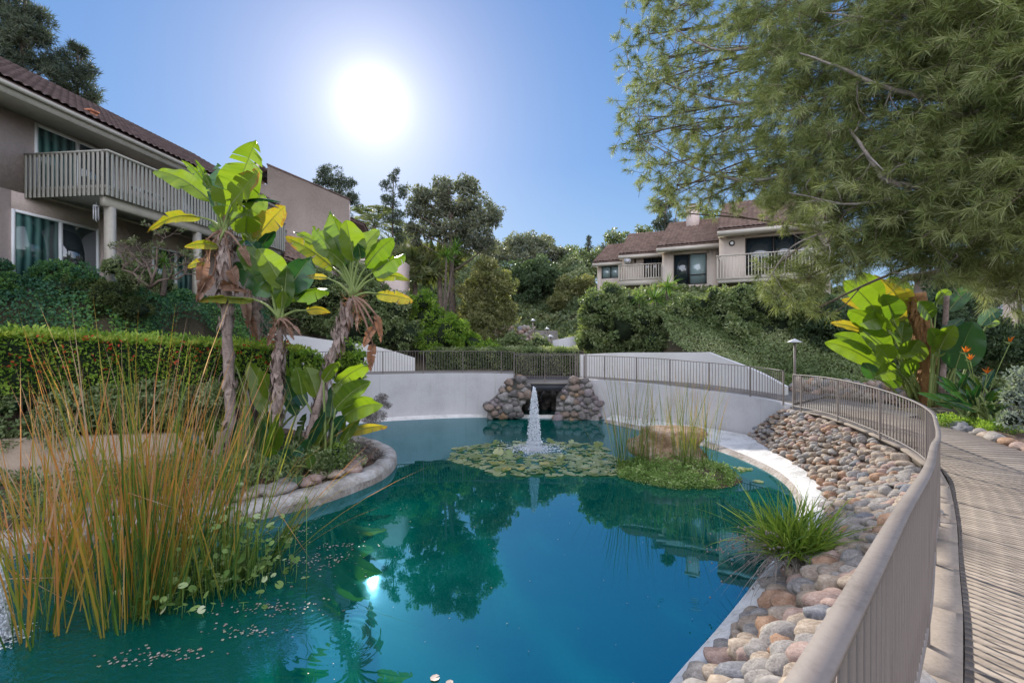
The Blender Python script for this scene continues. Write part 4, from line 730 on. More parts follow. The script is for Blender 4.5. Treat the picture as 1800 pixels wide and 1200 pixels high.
# --- near left house. facade runs away from the camera; u = away, v = towards the pond
def left_house():
    ang = math.atan2(1, .118); o = np.array([-15.6-.118*15.4, 0, 0]); fr = Frame(o, ang); L = math.hypot(1, .118)
    U = lambda Y: Y*L        # world Y -> u (on the wall plane)
    gz, fz, ez = 5.3, 8.52, 10.75
    h = thing('condominium_building', 'near two-storey brown stucco building at the left with a long slatted wooden balcony', 'building', fr.p(U(18), 0, gz))
    b_ = MB(); u0, u1 = U(6), U(27); wz = (fz, gz+.15)
    # wall with openings cut as strips: lower band, upper band
    wins = {'low': [(U(15.1), U(17.9), gz+.15, gz+2.45), (U(20.2), U(22.6), gz+.15, gz+2.3)], 'up': [(U(15.75), U(18.5), fz+.05, fz+2.2), (U(21.8), U(24.2), fz+.05, fz+2.2)]}
    for key, z0, z1 in (('low', 2.0, fz-.2), ('up', fz-.2, ez+.15)):
        cur = u0
        for a, c, w0, w1 in wins[key]: fr.box(b_, cur, a, -.3, 0, z0, z1); fr.box(b_, a, c, -.3, 0, z0, w0); fr.box(b_, a, c, -.3, 0, w1, z1); cur = c
        fr.box(b_, cur, u1, -.3, 0, z0, z1)
    fr.box(b_, u0, u1, -9, -8.7, 2, ez); fr.box(b_, u1-.3, u1, -8.7, -.3, 2, ez); fr.box(b_, u0, u0+.3, -8.7, -.3, 2, ez); fr.box(b_, u0+.3, u1-.3, -3.5, -3.4, 2, ez)
    b_.build('wall', M['stucco_tan'], h)
    slider(fr, h, *wins['low'][0][:2], *wins['low'][0][2:], -.05, [M['curtain'], M['glass']], M['white'], (.52,), .085, 'sliding_door')
    slider(fr, h, *wins['low'][1][:2], *wins['low'][1][2:], -.05, [M['glass'], M['curtain']], M['white'], (.5,), .085, 'sliding_door')
    slider(fr, h, *wins['up'][0][:2], *wins['up'][0][2:], -.05, [M['curtain'], M['glass']], M['white'], (.5,), .085, 'sliding_door')
    slider(fr, h, *wins['up'][1][:2], *wins['up'][1][2:], -.05, [M['glass'], M['curtain']], M['white'], (.5,), .085, 'sliding_door')
    vb = 2.9; ub0, ub1 = U(15.4)+.1, U(24.9)
    balcony(fr, h, ub0, ub1, vb, fz, 1.08, None, .155, M['balwood'], (.045, .075), .3, .34, 0, (True, True), .2)
    bm_ = MB(); fr.box(bm_, ub0+.1, ub1, vb-.35, vb-.15, fz-.62, fz-.30); bm_.build('beam', M['trim'], h)
    for Yp in (0.25, 3.9, 7.5):
        p_ = MB(); fr.box(p_, ub0+Yp, ub0+Yp+.2, vb-.37, vb-.13, 2.6, fz-.62); p_.build('post', M['trim'], h)
    # eave, fascia, gutter, roof
    ve = 1.4; e_ = MB(); fr.box(e_, u0, u1+.2, -.2, ve, ez+.02, ez+.07); e_.build('soffit', M['trim'], h)
    e_ = MB(); fr.box(e_, u0, u1+.2, ve, ve+.04, ez-.12, ez+.2); e_.build('fascia', M['trim'], h); e_ = MB(); fr.box(e_, u0, u1+.2, ve+.04, ve+.16, ez+.07, ez+.19); e_.build('gutter', M['trim'], h)
    rb = MB(); roofpanel(rb, fr.p(u0, ve+.12, ez+.24), fr.p(u1+.2, ve+.12, ez+.24), fr.p(u0, -4.2, ez+.24+3.35)); roofpanel(rb, fr.p(u0, -10.5, ez+.24), fr.p(u1+.2, -10.5, ez+.24), fr.p(u0, -4.2, ez+.24+3.35)); rf = rb.build('roof', M['tiledark'], h, smooth=False)
    q = fr.p(U(17.1), .55, ez+.78); v_ = MB(); v_.box(q, (.24, .3, .26), ang); v_.box(q+[0, 0, .16], (.32, .38, .07), ang); v_.build('roof_vent', M['ironred'], h)
    q2 = MB(); fr.box(q2, U(19.1), U(20.8), .01, .06, fz+1.12, fz+1.28)
    for i in range(7): fr.box(q2, U(19.15)+i*.24, U(19.15)+i*.24+.13, .065, .085, fz+1.12, fz+1.24, 1)
    q2.build('wall_vent', [M['white'], M['darkframe']], h)
    # hanging chime under the balcony corner
    c0 = fr.p(ub0+.35, vb-.75, fz-.42); ch = MB(); ch.tube([c0, c0-[0, 0, .12]], .006, 4); ch.tube([c0-[0, 0, .12], c0-[0, 0, .17]], [.09, .09], 10)
    for i in range(6): a = i*1.05; p1 = c0+[.07*math.cos(a), .07*math.sin(a), -.17]; ch.tube([p1, p1-[0, 0, .38+.04*(i % 3)]], .016, 6)
    tag(ch.build('wind_chime', M['chime'], origin=c0), 'white wind chime hanging under the corner of the left balcony', 'wind chime')
    lt = thing('wall_lantern', 'dark pot hanging in the shade below the left balcony', 'hanging pot', fr.p(ub0+5.2, 1.4, fz-1.5)) if False else None
left_house()
# --- the next house behind, with a tall blank stepped party wall
def back_left():
    P0, P1 = Wp(470, 290, 27.5), Wp(614, 352, 28.3); h = thing('condominium_building', 'second brown stucco building with a tall blank wall, top sloping to the right', 'building', (P0[0], 28, 5)); ang = math.atan2(P1[1]-P0[1], P1[0]-P0[0]); fr = Frame((P0[0], P0[1], 0), ang); Lw = float(np.linalg.norm((P1-P0)[:2]))
    b_ = MB(); n0, n1 = fr.p(0, 0, 0), fr.p(Lw, 0, 0)
    pr = [(0, P0[2]), (Lw, P1[2]), (Lw, 3), (-1.2, 3), (-1.2, P0[2]-1.1), (0, P0[2]-1.1)]; V = [fr.p(u, 0, z) for u, z in pr]+[fr.p(u, -.35, z) for u, z in pr]; n = len(pr)
    b_.add(V, [list(range(n)), list(range(n, 2*n))[::-1]]+[[i, (i+1) % n, n+(i+1) % n, n+i] for i in range(n)]); b_.build('party_wall', M['stucco_tan'], h)
    c = MB(); c.add([fr.p(-.03, .05, P0[2]+.0), fr.p(Lw+.05, .05, P1[2]), fr.p(Lw+.05, -.4, P1[2]), fr.p(-.03, -.4, P0[2]), fr.p(-.03, .05, P0[2]+.09), fr.p(Lw+.05, .05, P1[2]+.09), fr.p(Lw+.05, -.4, P1[2]+.09), fr.p(-.03, -.4, P0[2]+.09)], [[3, 2, 1, 0], [4, 5, 6, 7], [0, 1, 5, 4], [1, 2, 6, 5], [2, 3, 7, 6], [3, 0, 4, 7]]); c.build('wall_cap', M['tiledark'], h)
    w_ = MB(); fr.box(w_, -6, Lw-.2, -11, -.36, 3, P1[2]-.8); w_.build('wall', M['stucco_tan'], h)
    r_ = MB(); roofpanel(r_, fr.p(Lw+.8, -.4, P1[2]-1.3), fr.p(Lw+.8, -11, P1[2]-1.3), fr.p(-.4, -.4, P1[2]+1.2)); roofpanel(r_, fr.p(-1.9, 1.3, P0[2]-1.25), fr.p(-.05, 1.3, P0[2]-.35), fr.p(-1.9, -2, P0[2]-.9)); r_.build('roof', M['tiledark'], h)
    e_ = MB(); a, c_ = fr.p(-2.0, 1.38, P0[2]-1.62), fr.p(-.02, 1.38, P0[2]-.68); e_.add([a, c_, c_+[0, 0, .3], a+[0, 0, .3], a+[0, .06, 0], c_+[0, .06, 0], c_+[0, .06, .3], a+[0, .06, .3]], [[0, 1, 2, 3], [7, 6, 5, 4], [3, 2, 6, 7], [0, 4, 5, 1]]); e_.build('fascia', M['trimlight'], h)
    balcony(fr, h, -1.6, 1.0, 1.6, P0[2]-4.85, 1.15, None, .17, M['balwood'], (.045, .075), .3, .3, 0, (True, True), .16)
    lo = MB(); roofpanel(lo, Wp(500, 452, 24.5), Wp(548, 470, 25.5), Wp(500, 425, 26.5)); lo.build('porch_roof', M['tile'], h)
    w2 = MB(); q = Wp(560, 470, 29); w2.box((q[0]+1.5, q[1]+1, 6), (7, 2.5, 5)); w2.build('lower_wall', M['stucco_tan'], h)
back_left()
def third_left():
    q = Wp(625, 420, 48); h = thing('condominium_building', 'small glimpse of a third building with dark eaves behind the feather palm', 'building', (q[0], q[1], 5)); fr = Frame((q[0]-2, q[1], 0), R(12)); b_ = MB(); fr.box(b_, 0, 7.5, -8, 0, 3, q[2]-.2); b_.build('wall', M['stucco_light'], h); r_ = MB(); roofpanel(r_, fr.p(-.4, .6, q[2]-.3), fr.p(7.9, .6, q[2]-.9), fr.p(-.4, -4, q[2]+1.2)); r_.build('roof', M['tiledark'], h)
third_left()

# --- stepped row of pale town houses on the right bank
def townhouse(label, pl_, pr_, Yl, Yr, y_eave, y_ridge, y_base, depth=9, over=.5, wall=None, roofx=(0, 0)):
    """pl_,pr_ left and right photo columns of the facade, Yl,Yr their distances"""
    A = Wp(pl_, HZ, Yl); B = Wp(pr_, HZ, Yr); ang = math.atan2(B[1]-A[1], B[0]-A[0]); fr = Frame((A[0], A[1], 0), ang); Lw = float(np.linalg.norm((B-A)[:2])); ze = CH+(HZ-y_eave)/F*Yl; zb = 3.0
    h = thing('townhouse', label, 'house', fr.p(Lw/2, 0, zb), 'stepped row of pale houses on the right bank'); fr.L, fr.ze = Lw, ze
    zr = CH+(HZ-y_ridge)/F*(Yl+depth*.5); r_ = MB(); roofpanel(r_, fr.p(-roofx[0], over, ze), fr.p(Lw+roofx[1], over, ze), fr.p(-roofx[0], -depth*.5, zr)); roofpanel(r_, fr.p(-roofx[0], -depth-over, ze), fr.p(Lw+roofx[1], -depth-over, ze), fr.p(-roofx[0], -depth*.5, zr)); r_.build('roof', M['tile'], h)
    f_ = MB(); fr.box(f_, -roofx[0], Lw+roofx[1], over-.04, over+.03, ze-.32, ze-.10); fr.box(f_, -roofx[0], Lw+roofx[1], 0, over-.04, ze-.32, ze-.27); f_.build('fascia', M['trimlight'], h)
    g = MB(); n = 5
    for u in (-.0, Lw-.2): V = [fr.p(u, 0, ze-.3), fr.p(u, -depth, ze-.3), fr.p(u, -depth*.5, zr-.25)]; V2 = [x+fr.u*.2 for x in V]; g.add(V+V2, [[0, 1, 2], [5, 4, 3], [0, 3, 4, 1], [1, 4, 5, 2], [2, 5, 3, 0]])
    g.build('gable', wall or M['stucco_light'], h); return h, fr
def wallholes(fr, h, holes, z0, z1, mat=None, depth=9):
    b_ = MB(); cur = 0; Lw = fr.L
    for a, c, w0, w1 in sorted(holes): fr.box(b_, cur, a, -.25, 0, z0, z1); fr.box(b_, a, c, -.25, 0, z0, w0); fr.box(b_, a, c, -.25, 0, w1, z1); cur = c
    fr.box(b_, cur, Lw, -.25, 0, z0, z1); fr.box(b_, 0, .25, -depth, -.25, z0, z1); fr.box(b_, Lw-.25, Lw, -depth, -.25, z0, z1); fr.box(b_, .25, Lw-.25, -depth, -depth+.25, z0, z1); fr.box(b_, .25, Lw-.25, -3, -2.9, z0, z1); b_.build('wall', mat or M['stucco_light'], h)
def zof(py, Y): return CH+(HZ-py)/F*Y
# unit 1 (leftmost)
h, fr = townhouse('leftmost and smallest house of the stepped row, with one wide window', 1050, 1100, 39.5, 38.5, 462, 432, 510, over=.4, roofx=(.3, .2)); hz = [(.35, 1.85, zof(489, 39), zof(467, 39))]; wallholes(fr, h, hz, 4, fr.ze-.3); slider(fr, h, *hz[0], -.1, M['glassblue'], M['darkframe'], (.5,), .05)
# unit 2
h, fr = townhouse('second house of the row, with a short pale balcony and a wall dish', 1094, 1172, 36.5, 35.3, 449, 413, 520, over=.6, roofx=(.2, .3)); hz = [(1.55, 3.2, zof(488, 36), zof(454, 36))]; wallholes(fr, h, hz, 4, fr.ze-.3); slider(fr, h, *hz[0], -.1, M['glass'], M['darkframe'], (.35, .66), .06)
balcony(fr, h, -.05, fr.L-.1, 1.2, zof(497, 35.6)+.25, 1.0, None, .17, M['trimlight'], (.04, .07), .5, .1, 0, (True, True), .1)
d = MB(); q = fr.p(.45, .5, zof(459, 36)); d.tube([q, q+fr.v*.05, q+fr.v*.09], [.02, .2, .27], 14); d.tube([q, q-fr.v*.45], .02, 5); d.build('satellite_dish', M['chime'], h)
d = MB(); q = fr.p(.95, .03, zof(458, 36)); d.box(q, (.14, .12, .28), fr.a); d.box(q+[0, 0, .17], (.2, .18, .04), fr.a); d.build('wall_lamp', M['darkframe'], h)
# unit 3
h, fr = townhouse('third house of the row, with a tall sliding door and a square chimney', 1164, 1262, 33.2, 31.6, 437, 395, 530, over=.8, roofx=(.25, .2)); hz = [(.75, 2.85, zof(501, 32.6), zof(447, 32.6))]; wallholes(fr, h, hz, 3.5, fr.ze-.3); slider(fr, h, *hz[0], -.1, [M['glass'], M['glassblue']], M['darkframe'], (.48,), .06, 'sliding_door', .62)
ch = MB(); q = fr.p(1.6, -3.4, zof(385, 36)); ch.box((q[0], q[1], q[2]-.4), (.85, .85, 2.0), fr.a); ch.box((q[0], q[1], q[2]+.66), (1.0, 1.0, .12), fr.a); ch.build('chimney', M['stucco_tan'], h); ch = MB(); ch.box((q[0], q[1], q[2]+.85), (.45, .45, .24), fr.a); ch.build('flue', M['tiledark'], h)
# unit 4
h, fr = townhouse('rightmost house of the row, half hidden by the pine, with a wide railed balcony', 1264, 1460, 29.8, 27.2, 409, 362, 510, over=.9, roofx=(.05, .3)); Y4 = 29.2; hz = [(1.45, 5.2, zof(484, Y4), zof(419, Y4))]; wallholes(fr, h, hz, 3.5, fr.ze-.3); slider(fr, h, *hz[0], -.1, M['glass'], M['darkframe'], (.4, .7), .06)
balcony(fr, h, .0, fr.L, 1.5, zof(494, 28.6)+.15, 1.32, None, .165, M['trimlight'], (.035, .045), .3, .05, 0, (True, True), .09)
d = MB(); q = fr.p(.72, .01, zof(426, Y4)); d.tube([q, q+fr.v*.04], [.17, .17], 18); d.tube([q+fr.v*.041, q+fr.v*.06], [.1, .1], 18, m=1); d.build('round_wall_ornament', [M['darkframe'], M['white']], h)  # circular wall decoration, dark disc with a white centre
# building glimpsed at the far right behind the leaves
q = Wp(1740, 545, 25); h = thing('garden_building', 'pale building glimpsed in deep shade at the far right behind the plants', 'building', (q[0]+2, q[1], 4)); b_ = MB(); b_.box((q[0]+3, q[1]+2, 4.6), (8, 3, 5.2)); b_.build('wall', M['stucco_tan'], h); b_ = MB(); b_.box((q[0]+.4, q[1]+.38, 5.0), (1.1, .2, 1.6)).box((q[0]+2.6, q[1]+.38, 5.0), (1.3, .2, 1.6)); b_.build('window', M['glass'], h); b_ = MB(); b_.box((q[0]+3, q[1]+1.6, 7.35), (9, 4.4, .3)); b_.build('roof', M['tiledark'], h)

# ------------------------------------------------------------------ path lamps, steps and small walls
def pathlamp(label, px, ytop, Y, zb, capr=.17):
    q = Wp(px, ytop, Y); r_ = thing('path_lamp', label, 'path lamp', (q[0], q[1], zb), 'mushroom-capped path lamps'); b_ = MB(); b_.tube([(q[0], q[1], zb), (q[0], q[1], q[2]-.1)], .04, 8); b_.build('post', M['rail'], r_); c = MB(); c.tube([q-[0, 0, .14], q-[0, 0, .12], q-[0, 0, .015], q], [capr*.95, capr, .03, .01], 16); c.build('cap', M['chime'], r_)
pathlamp('tall mushroom-capped lamp on a thin post beside the railing gap, right of the parapet', 1397, 595, 17.6, 1.35, .25)
pathlamp('small lamp standing by the foot of the far steps handrail', 937, 560, 31, 2.8); pathlamp('small lamp to the right of the far steps', 962, 575, 32, 2.9); pathlamp('low white-capped lamp just below the far steps', 968, 588, 29.5, 2.6, .2); pathlamp('white cone-topped lamp in front of the far blue-white wall, behind the clipped hedge', 990, 607, 28, 2.3, .3)
st = thing('garden_steps', 'concrete steps climbing the bank far behind the footbridge', 'steps', Wp(950, 590, 31)); b_ = MB()
for i in range(7): q = Wp(955, 600-i*3.2, 30.5+i*.36); b_.box((q[0], q[1], q[2]-.3), (1.9, .36, .6))
b_.build('treads', M['concrete'], st)
hr = MB()
for (x0, y0, Y0, x1, y1, Y1) in ((930, 588, 30, 941, 574, 33), (936, 603, 29.5, 930, 588, 30)): a, c = Wp(x0, y0, Y0), Wp(x1, y1, Y1); hr.tube([a, c], .03, 6); hr.tube([a, a-[0, 0, .9]], .03, 6); hr.tube([c, c-[0, 0, .9]], .03, 6)
hr.build('handrail', M['rail'], st)
rw_ = MB()
for i in range(110): a = random.uniform(872, 932); c = random.uniform(576, 598); V, Fs = rockV(2, i+900, .18, 1.2); rw_.add(V*random.uniform(.12, .2)+Wp(a, c, 30.5+random.uniform(-.15, .15)), Fs, .5, random.choices(range(5), [.25, .2, .4, .05, .1])[0])
o = rw_.build('stone_wall', restm, origin=Wp(900, 600, 30.5), smooth=True); tag(o, 'rough grey stone wall beside the far steps', 'stone wall')
q0, q1 = Wp(972, 598, 29), Wp(1014, 590, 28.4); b_ = MB(); b_.add([q0*[1, 1, 0]+[0, 0, 2.4], q1*[1, 1, 0]+[0, 0, 2.4], q1, q0, q0*[1, 1, 0]+[0, .25, 2.4], q1*[1, 1, 0]+[0, .25, 2.4], q1+[0, .25, 0], q0+[0, .25, 0]], [[0, 1, 2, 3], [7, 6, 5, 4], [3, 2, 6, 7], [0, 3, 7, 4], [1, 5, 6, 2]]); tag(b_.build('garden_wall', M['wall'], origin=q0*[1, 1, 0]+[0, 0, 2.4]), 'short bluish white wall behind the clipped hedge, right of the far steps', 'wall')
rw_ = MB(); pth = catmull([Wp(1398, 690, 20.0)*[1, 1, 0], Wp(1450, 690, 19.4)*[1, 1, 0], Wp(1530, 690, 18.2)*[1, 1, 0], Wp(1600, 690, 16.5)*[1, 1, 0]], 60)
for i in range(260): q = pth[random.randrange(60)]; V, Fs = rockV(2, i+1300, .15, 1.1); rw_.add(V*random.uniform(.11, .19)+[q[0]+random.uniform(-.1, .1), q[1]+random.uniform(-.12, .12), random.uniform(1.35, 2.0)], Fs, .5, random.choices(range(5), [.2, .2, .4, .1, .1])[0])
tag(rw_.build('stone_wall', restm, origin=(*pth[30][:2], 1.3), smooth=True), 'low shaded stone wall along the path behind the curved railing', 'stone wall')

# ------------------------------------------------------------------ left planting bed with its worn coping
BEDE = catmull([(-14, 5.6), (-10.6, 7.2), (-8.4, 8.15), (-7.0, 8.95), (-5.5, 9.5), (-4.4, 10.5), (-3.75, 11.6), (-3.35, 12.9), (-3.5, 14.6), (-4.3, 16.0), (-5.6, 17.2), (-7.6, 18.3)], 90)
T_ = unit(np.gradient(BEDE, axis=0)); NB = np.c_[-T_[:, 1], T_[:, 0]]            # points into the bed
b = MB(); G = np.stack([np.c_[BEDE-NB*.06, np.full(90, -.6)], np.c_[BEDE-NB*.02, np.full(90, .16)], np.c_[BEDE, np.full(90, .25)], np.c_[BEDE+NB*.1, np.full(90, .31)], np.c_[BEDE+NB*.38, np.full(90, .33)], np.c_[BEDE+NB*.46, np.full(90, .1)]], 1)
G[:, :, 2] += .012*np.sin(np.arange(90)*1.3)[:, None]
b.grid(G[:, 1:]); b.grid(G[:, :2], m=1); tag(b.build('pond_kerb', [M['copingmid'], M['copingold']], smooth=True), kind='structure')
inner = BEDE+NB*.42; backl = catmull([(-16, 8.6), (-13.2, 8.9), (-10.8, 10.6), (-9.3, 11.6), (-7.9, 12.6), (-7.2, 13.6), (-7.4, 14.8), (-8.4, 16.0), (-8.9, 17.0)], 90)
def bedfn(G):
    s_ = np.linspace(0, 1, G.shape[1])[None, :]; G[:, :, 2] += .28*np.sin(s_*math.pi*.6)+.05*np.sin(G[:, :, 0]*3)*np.cos(G[:, :, 1]*2.3); return G
loft('planting_bed', z_(inner, .2), z_(backl, .35), M['soil'], n=14, fn=bedfn)
# flat stones laid along the coping
for i, s_ in enumerate(np.linspace(18, 60, 22)):
    k_ = int(s_); q = BEDE[k_]+NB[k_]*random.uniform(.55, .95); kk = random.choice(['tan', 'grey', 'pinkish']); o = bpy.data.objects.new('edging_stone', rockmesh[kk, i % 4]); C.objects.link(o); o.location = (q[0], q[1], .38); r0 = random.uniform(.16, .3); o.scale = (r0*1.3, r0, r0*.6); o.rotation_euler = (0, 0, random.uniform(0, 6)); tag(o, '%s edging stone lying just inside the worn left pond kerb' % kk, 'stone', 'edging stones inside the left kerb')

# ------------------------------------------------------------------ broad paddle-leaved plants (giant bird of paradise)
def paddle(parent, base, tip, width, petiole_from=None, bend=.12, fold=.35, roll=0.0, mat='strel', dry=0, torn=0, wav=.02, start=None, name='leaf', v=None, tipcurl=.0):
    """blade from base to tip facing the camera side; midrib bends down, halves folded into a shallow V"""
    base = np.asarray(base, float); tip = np.asarray(tip, float); L = np.linalg.norm(tip-base); d = unit(tip-base); n = 29
    s_ = np.linspace(0, 1, n); mid = base+np.outer(s_, tip-base)+np.outer(np.sin(s_*math.pi)*bend*L, [0, 0, 1]); mid[:, 2] -= tipcurl*L*s_**3
    toc = unit(np.array([0, 0, CH])-base); side0 = unit(np.cross(d, toc)); nn = unit(np.cross(side0, d)); side = side0*math.cos(roll)+nn*math.sin(roll); nn = unit(np.cross(side, d)); nn = nn*(1 if nn@toc > 0 else -1)
    prof = width/2*np.clip(np.sin(np.clip(s_, 0, 1)**.75*math.pi*.97+.08), 0, 1)**.62; prof[-1] = .004; prof[0] = width*.10
    lb = MB(); m_ = 5; vv = random.random() if v is None else v; reds = MB()
    for sg in (-1, 1):
        t_ = np.linspace(0, 1, m_); off = np.outer(prof, t_); w_ = wav*L*np.sin(s_*19+random.random()*6)[:, None]*t_[None, :]**2
        G = mid[:, None, :]+side*sg*off[..., None]*math.cos(fold)+nn*(off*math.sin(fold)+w_)[..., None]
        k_ = list(range(n-1)); seg = [k_]
        if torn:
            cuts = sorted(random.sample(range(2, n-2), min(torn, n-5))); seg = []; pr_ = 0
            for c_ in cuts+[n-1]: seg.append(list(range(pr_, c_))); pr_ = c_
        for sgm in seg:
            if not sgm: continue
            g = G[sgm[0]:sgm[-1]+2].copy(); 
            if torn: tw = random.uniform(-.25, .35); dr = random.uniform(0, .18); g += (nn*tw*width*.5+np.array([0, 0, -1.])*dr*width)*(t_**1.5)[None, :, None]; g[-1] -= (g[-1]-g[-2])*(t_*.3)[:, None]
            aa = np.full((len(g)-1, m_-1), vv+random.uniform(-.12, .12))+rng.normal(size=(len(g)-1, 1))*.07
            if mat == 'strelyel':            # browned margins
                aa = np.maximum(aa, .35)+.0; row = np.arange(sgm[0], sgm[0]+len(g)-1)[:, None]/n; col = np.arange(m_-1)[None, :]/(m_-1); aa = np.where(row*.8+col*.5+rng.random(aa.shape)*.35 > 1.12, 0, aa)
            lb.grid(g, a=np.clip(aa, 0, 1).ravel())
    lf = lb.build(name, M[mat], parent, smooth=True)
    rb = MB(); rb.tube(mid[:-1], np.linspace(.018, .004, n-1), 4, a=.9)
    if petiole_from is not None:
        pf = np.asarray(petiole_from, float); c1 = (pf+base)/2+np.array([0, 0, .10*np.linalg.norm(base-pf)]); rb.tube(catmull([pf, c1, base], 9), np.linspace(.045, .02, 9), 6, a=.7)
    rb.build('petiole', M['petiole' if not dry else 'dry'], lf, smooth=True); return lf
M['petiole'] = leafm('petiole_green', [(.10, .17, .04), (.20, .26, .08), (.27, .31, .12)], .2)
def zz(x, y, ox, oy, s): return ox+x/s, oy+y/s
def strel_tree(label, trunkpx, Y, crown, leaves, ox, oy, s, w0=.14, fibre=True, dry=(), gz=.4, group='giant bird of paradise trees in the left bed'):
    tp = [Wp(x, y, Y) for x, y in trunkpx]; tp[0][2] = gz-.1; cr = Wp(*crown, Y); r_ = thing('bird_of_paradise_tree', label, 'bird of paradise tree', (tp[0][0], Y, gz), group); P = catmull(tp, 40); tb = MB(); rad = np.linspace(w0*.78, w0*.64, 40)*(1+.07*np.sin(np.arange(40)*2.1)); tb.tube(P, rad, 10)
    # leaf-base scars and peeling sheath flaps
    for i in range(150 if fibre else 60):
        k_ = int(random.triangular(2, 38, 32)); q = P[k_]; az = random.uniform(0, 6.28); o_ = np.array([math.cos(az), math.sin(az), 0]); b0 = q+o_*w0*.9; ln = random.uniform(.15, .42); e = b0+o_*random.uniform(.02, .09)+np.array([0, 0, -ln if random.random() < .6 else ln*.8]); sd = np.cross(o_, [0, 0, 1.])*random.uniform(.03, .08); tb.add([b0-sd, b0+sd, (b0+e)/2+sd*.8+o_*.03, (b0+e)/2-sd*.8+o_*.03, e], [[0, 1, 2, 3], [3, 2, 4]])
    tb.build('trunk', M['palmtrunk'], r_, smooth=False)
    fb_ = MB(); 
    for i in range(130): az = random.uniform(0, 6.28); o_ = np.array([math.cos(az), math.sin(az), 0]); b0 = cr+[0, 0, random.uniform(-.75, .05)]+o_*w0*random.uniform(.7, 1.2); d = unit(o_*random.uniform(.3, 1)+[0, 0, random.uniform(-1.2, .8)]); V, Fs = leaftris(b0[None], d[None], random.uniform(.12, .38), .022); fb_.add(V, Fs, random.random()*.6)
    fb_.build('fibres', M['dry'], r_)
    for lf in leaves:
        (bx, by), (tx, ty), wd = lf[:3]; kw_ = dict(lf[3]) if len(lf) > 3 else {}; dy = kw_.pop('dy', random.uniform(-.5, .5)); Yb = Y+dy*.5; b_ = Wp(*zz(bx, by, ox, oy, s), Yb); t_ = Wp(*zz(tx, ty, ox, oy, s), Y+dy*1.6); kw_.setdefault('bend', random.uniform(.02, .10)); kw_.setdefault('roll', random.uniform(-.5, .5)); kw_.setdefault('torn', random.choice((0, 1, 3, 4))); paddle(r_, b_, t_, wd/s/F*Y*1.12, cr+[random.uniform(-.08, .08), 0, random.uniform(-.05, .05)], **kw_)
    for (bx, by), (tx, ty), wd in dry:
        b_ = Wp(*zz(bx, by, ox, oy, s), Y-.15); t_ = Wp(*zz(tx, ty, ox, oy, s), Y-.3); paddle(r_, b_, t_, wd/s/F*Y*1.2, cr, mat='dry', dry=1, fold=1.0, torn=4, wav=.06, bend=.1, name='dry_leaf')
    return r_
o3 = (250, 220, 3.0)
strel_tree('tallest giant bird of paradise, its torn top leaves reaching above the balcony', [(408, 840), (404, 700), (398, 560), (396, 460), (394, 420)], 12.3, (393, 405), [
    ((445, 470), (600, 75), 190, dict(mat='strel', torn=7, v=.9, fold=.25, dy=-.2, roll=.2, bend=.0)), ((470, 420), (615, 230), 120, dict(mat='strelyel', torn=5, v=.8, dy=-.4, roll=.9, bend=0)), ((375, 410), (70, 237), 105, dict(v=.85, roll=-.2, fold=.5, dy=.3)), ((425, 470), (395, 205), 105, dict(mat='streldark', v=.8, roll=.3, dy=.3)),
    ((350, 330), (207, 182), 34, dict(v=.7)), ((365, 330), (276, 183), 30, dict(v=.6)), ((305, 485), (28, 562), 78, dict(mat='strelyel', torn=3, v=.6, bend=.13, fold=.9)), ((510, 410), (732, 405), 46, dict(mat='streldark', fold=1.2, bend=.08)), ((455, 385), (610, 400), 50, dict(mat='dry', torn=3, dry=1, fold=1.1)), ((398, 640), (222, 642), 56, dict(mat='strelyel', v=.55, fold=.7)), ((335, 720), (238, 752), 38, dict(mat='strelyel', v=.5)), ((545, 470), (640, 360), 80, dict(v=.9, mat='strel')), ((400, 560), (355, 520), 50, dict(v=.5))],
    *o3, w0=.17, dry=[((330, 700), (300, 870), 90), ((375, 790), (285, 925), 80), ((520, 640), (575, 745), 60), ((470, 760), (500, 880), 90), ((420, 850), (560, 880), 70), ((345, 600), (350, 730), 40)])
strel_tree('giant bird of paradise standing just behind and right of the tallest one, with yellowing leaves', [(458, 830), (456, 720), (452, 600), (448, 500)], 14.0, (447, 430), [
    ((560, 620), (650, 365), 100, dict(v=.85, mat='strel', dy=.2)), ((600, 600), (755, 425), 120, dict(mat='strelyel', torn=6, v=.3, roll=.3)), ((545, 560), (560, 430), 110, dict(v=1., torn=4)), ((570, 640), (600, 420), 110, dict(mat='strel', v=.6, torn=3)), ((500, 560), (485, 470), 60, dict(v=.8)), ((620, 660), (700, 560), 60, dict(mat='streldark'))], *o3, w0=.14, dry=[((540, 900), (560, 1060), 80), ((560, 1000), (610, 1150), 60)])
strel_tree('middle giant bird of paradise with deep green leaves, shorter than its neighbours', [(484, 840), (486, 740), (488, 660), (492, 580)], 12.0, (492, 560), [
    ((745, 880), (505, 620), 150, dict(v=.5, mat='strel', fold=.3, dy=.2)), ((740, 860), (610, 650), 130, dict(v=.95, dy=-.2, roll=-.3)), ((700, 880), (462, 735), 130, dict(mat='streldark', v=.9)), ((765, 880), (890, 690), 150, dict(mat='streldark', v=.6, dy=.3)), ((745, 960), (765, 745), 100, dict(mat='strel', v=.3)), ((775, 920), (850, 760), 120, dict(v=.55)), ((800, 905), (985, 862), 90, dict(v=.5, fold=.6)), ((735, 960), (740, 870), 60, dict(v=1.)), ((865, 975), (995, 985), 48, dict(mat='strelyel', torn=3, v=.1)), ((585, 915), (283, 918), 60, dict(mat='strelyel', v=.7, torn=2, fold=.9, bend=.04)), ((640, 730), (560, 610), 80, dict(v=.2, mat='streldark'))],
    *o3, w0=.13, dry=[((800, 1060), (840, 1110), 30), ((700, 1060), (660, 1160), 50), ((770, 1070), (800, 1130), 40)])
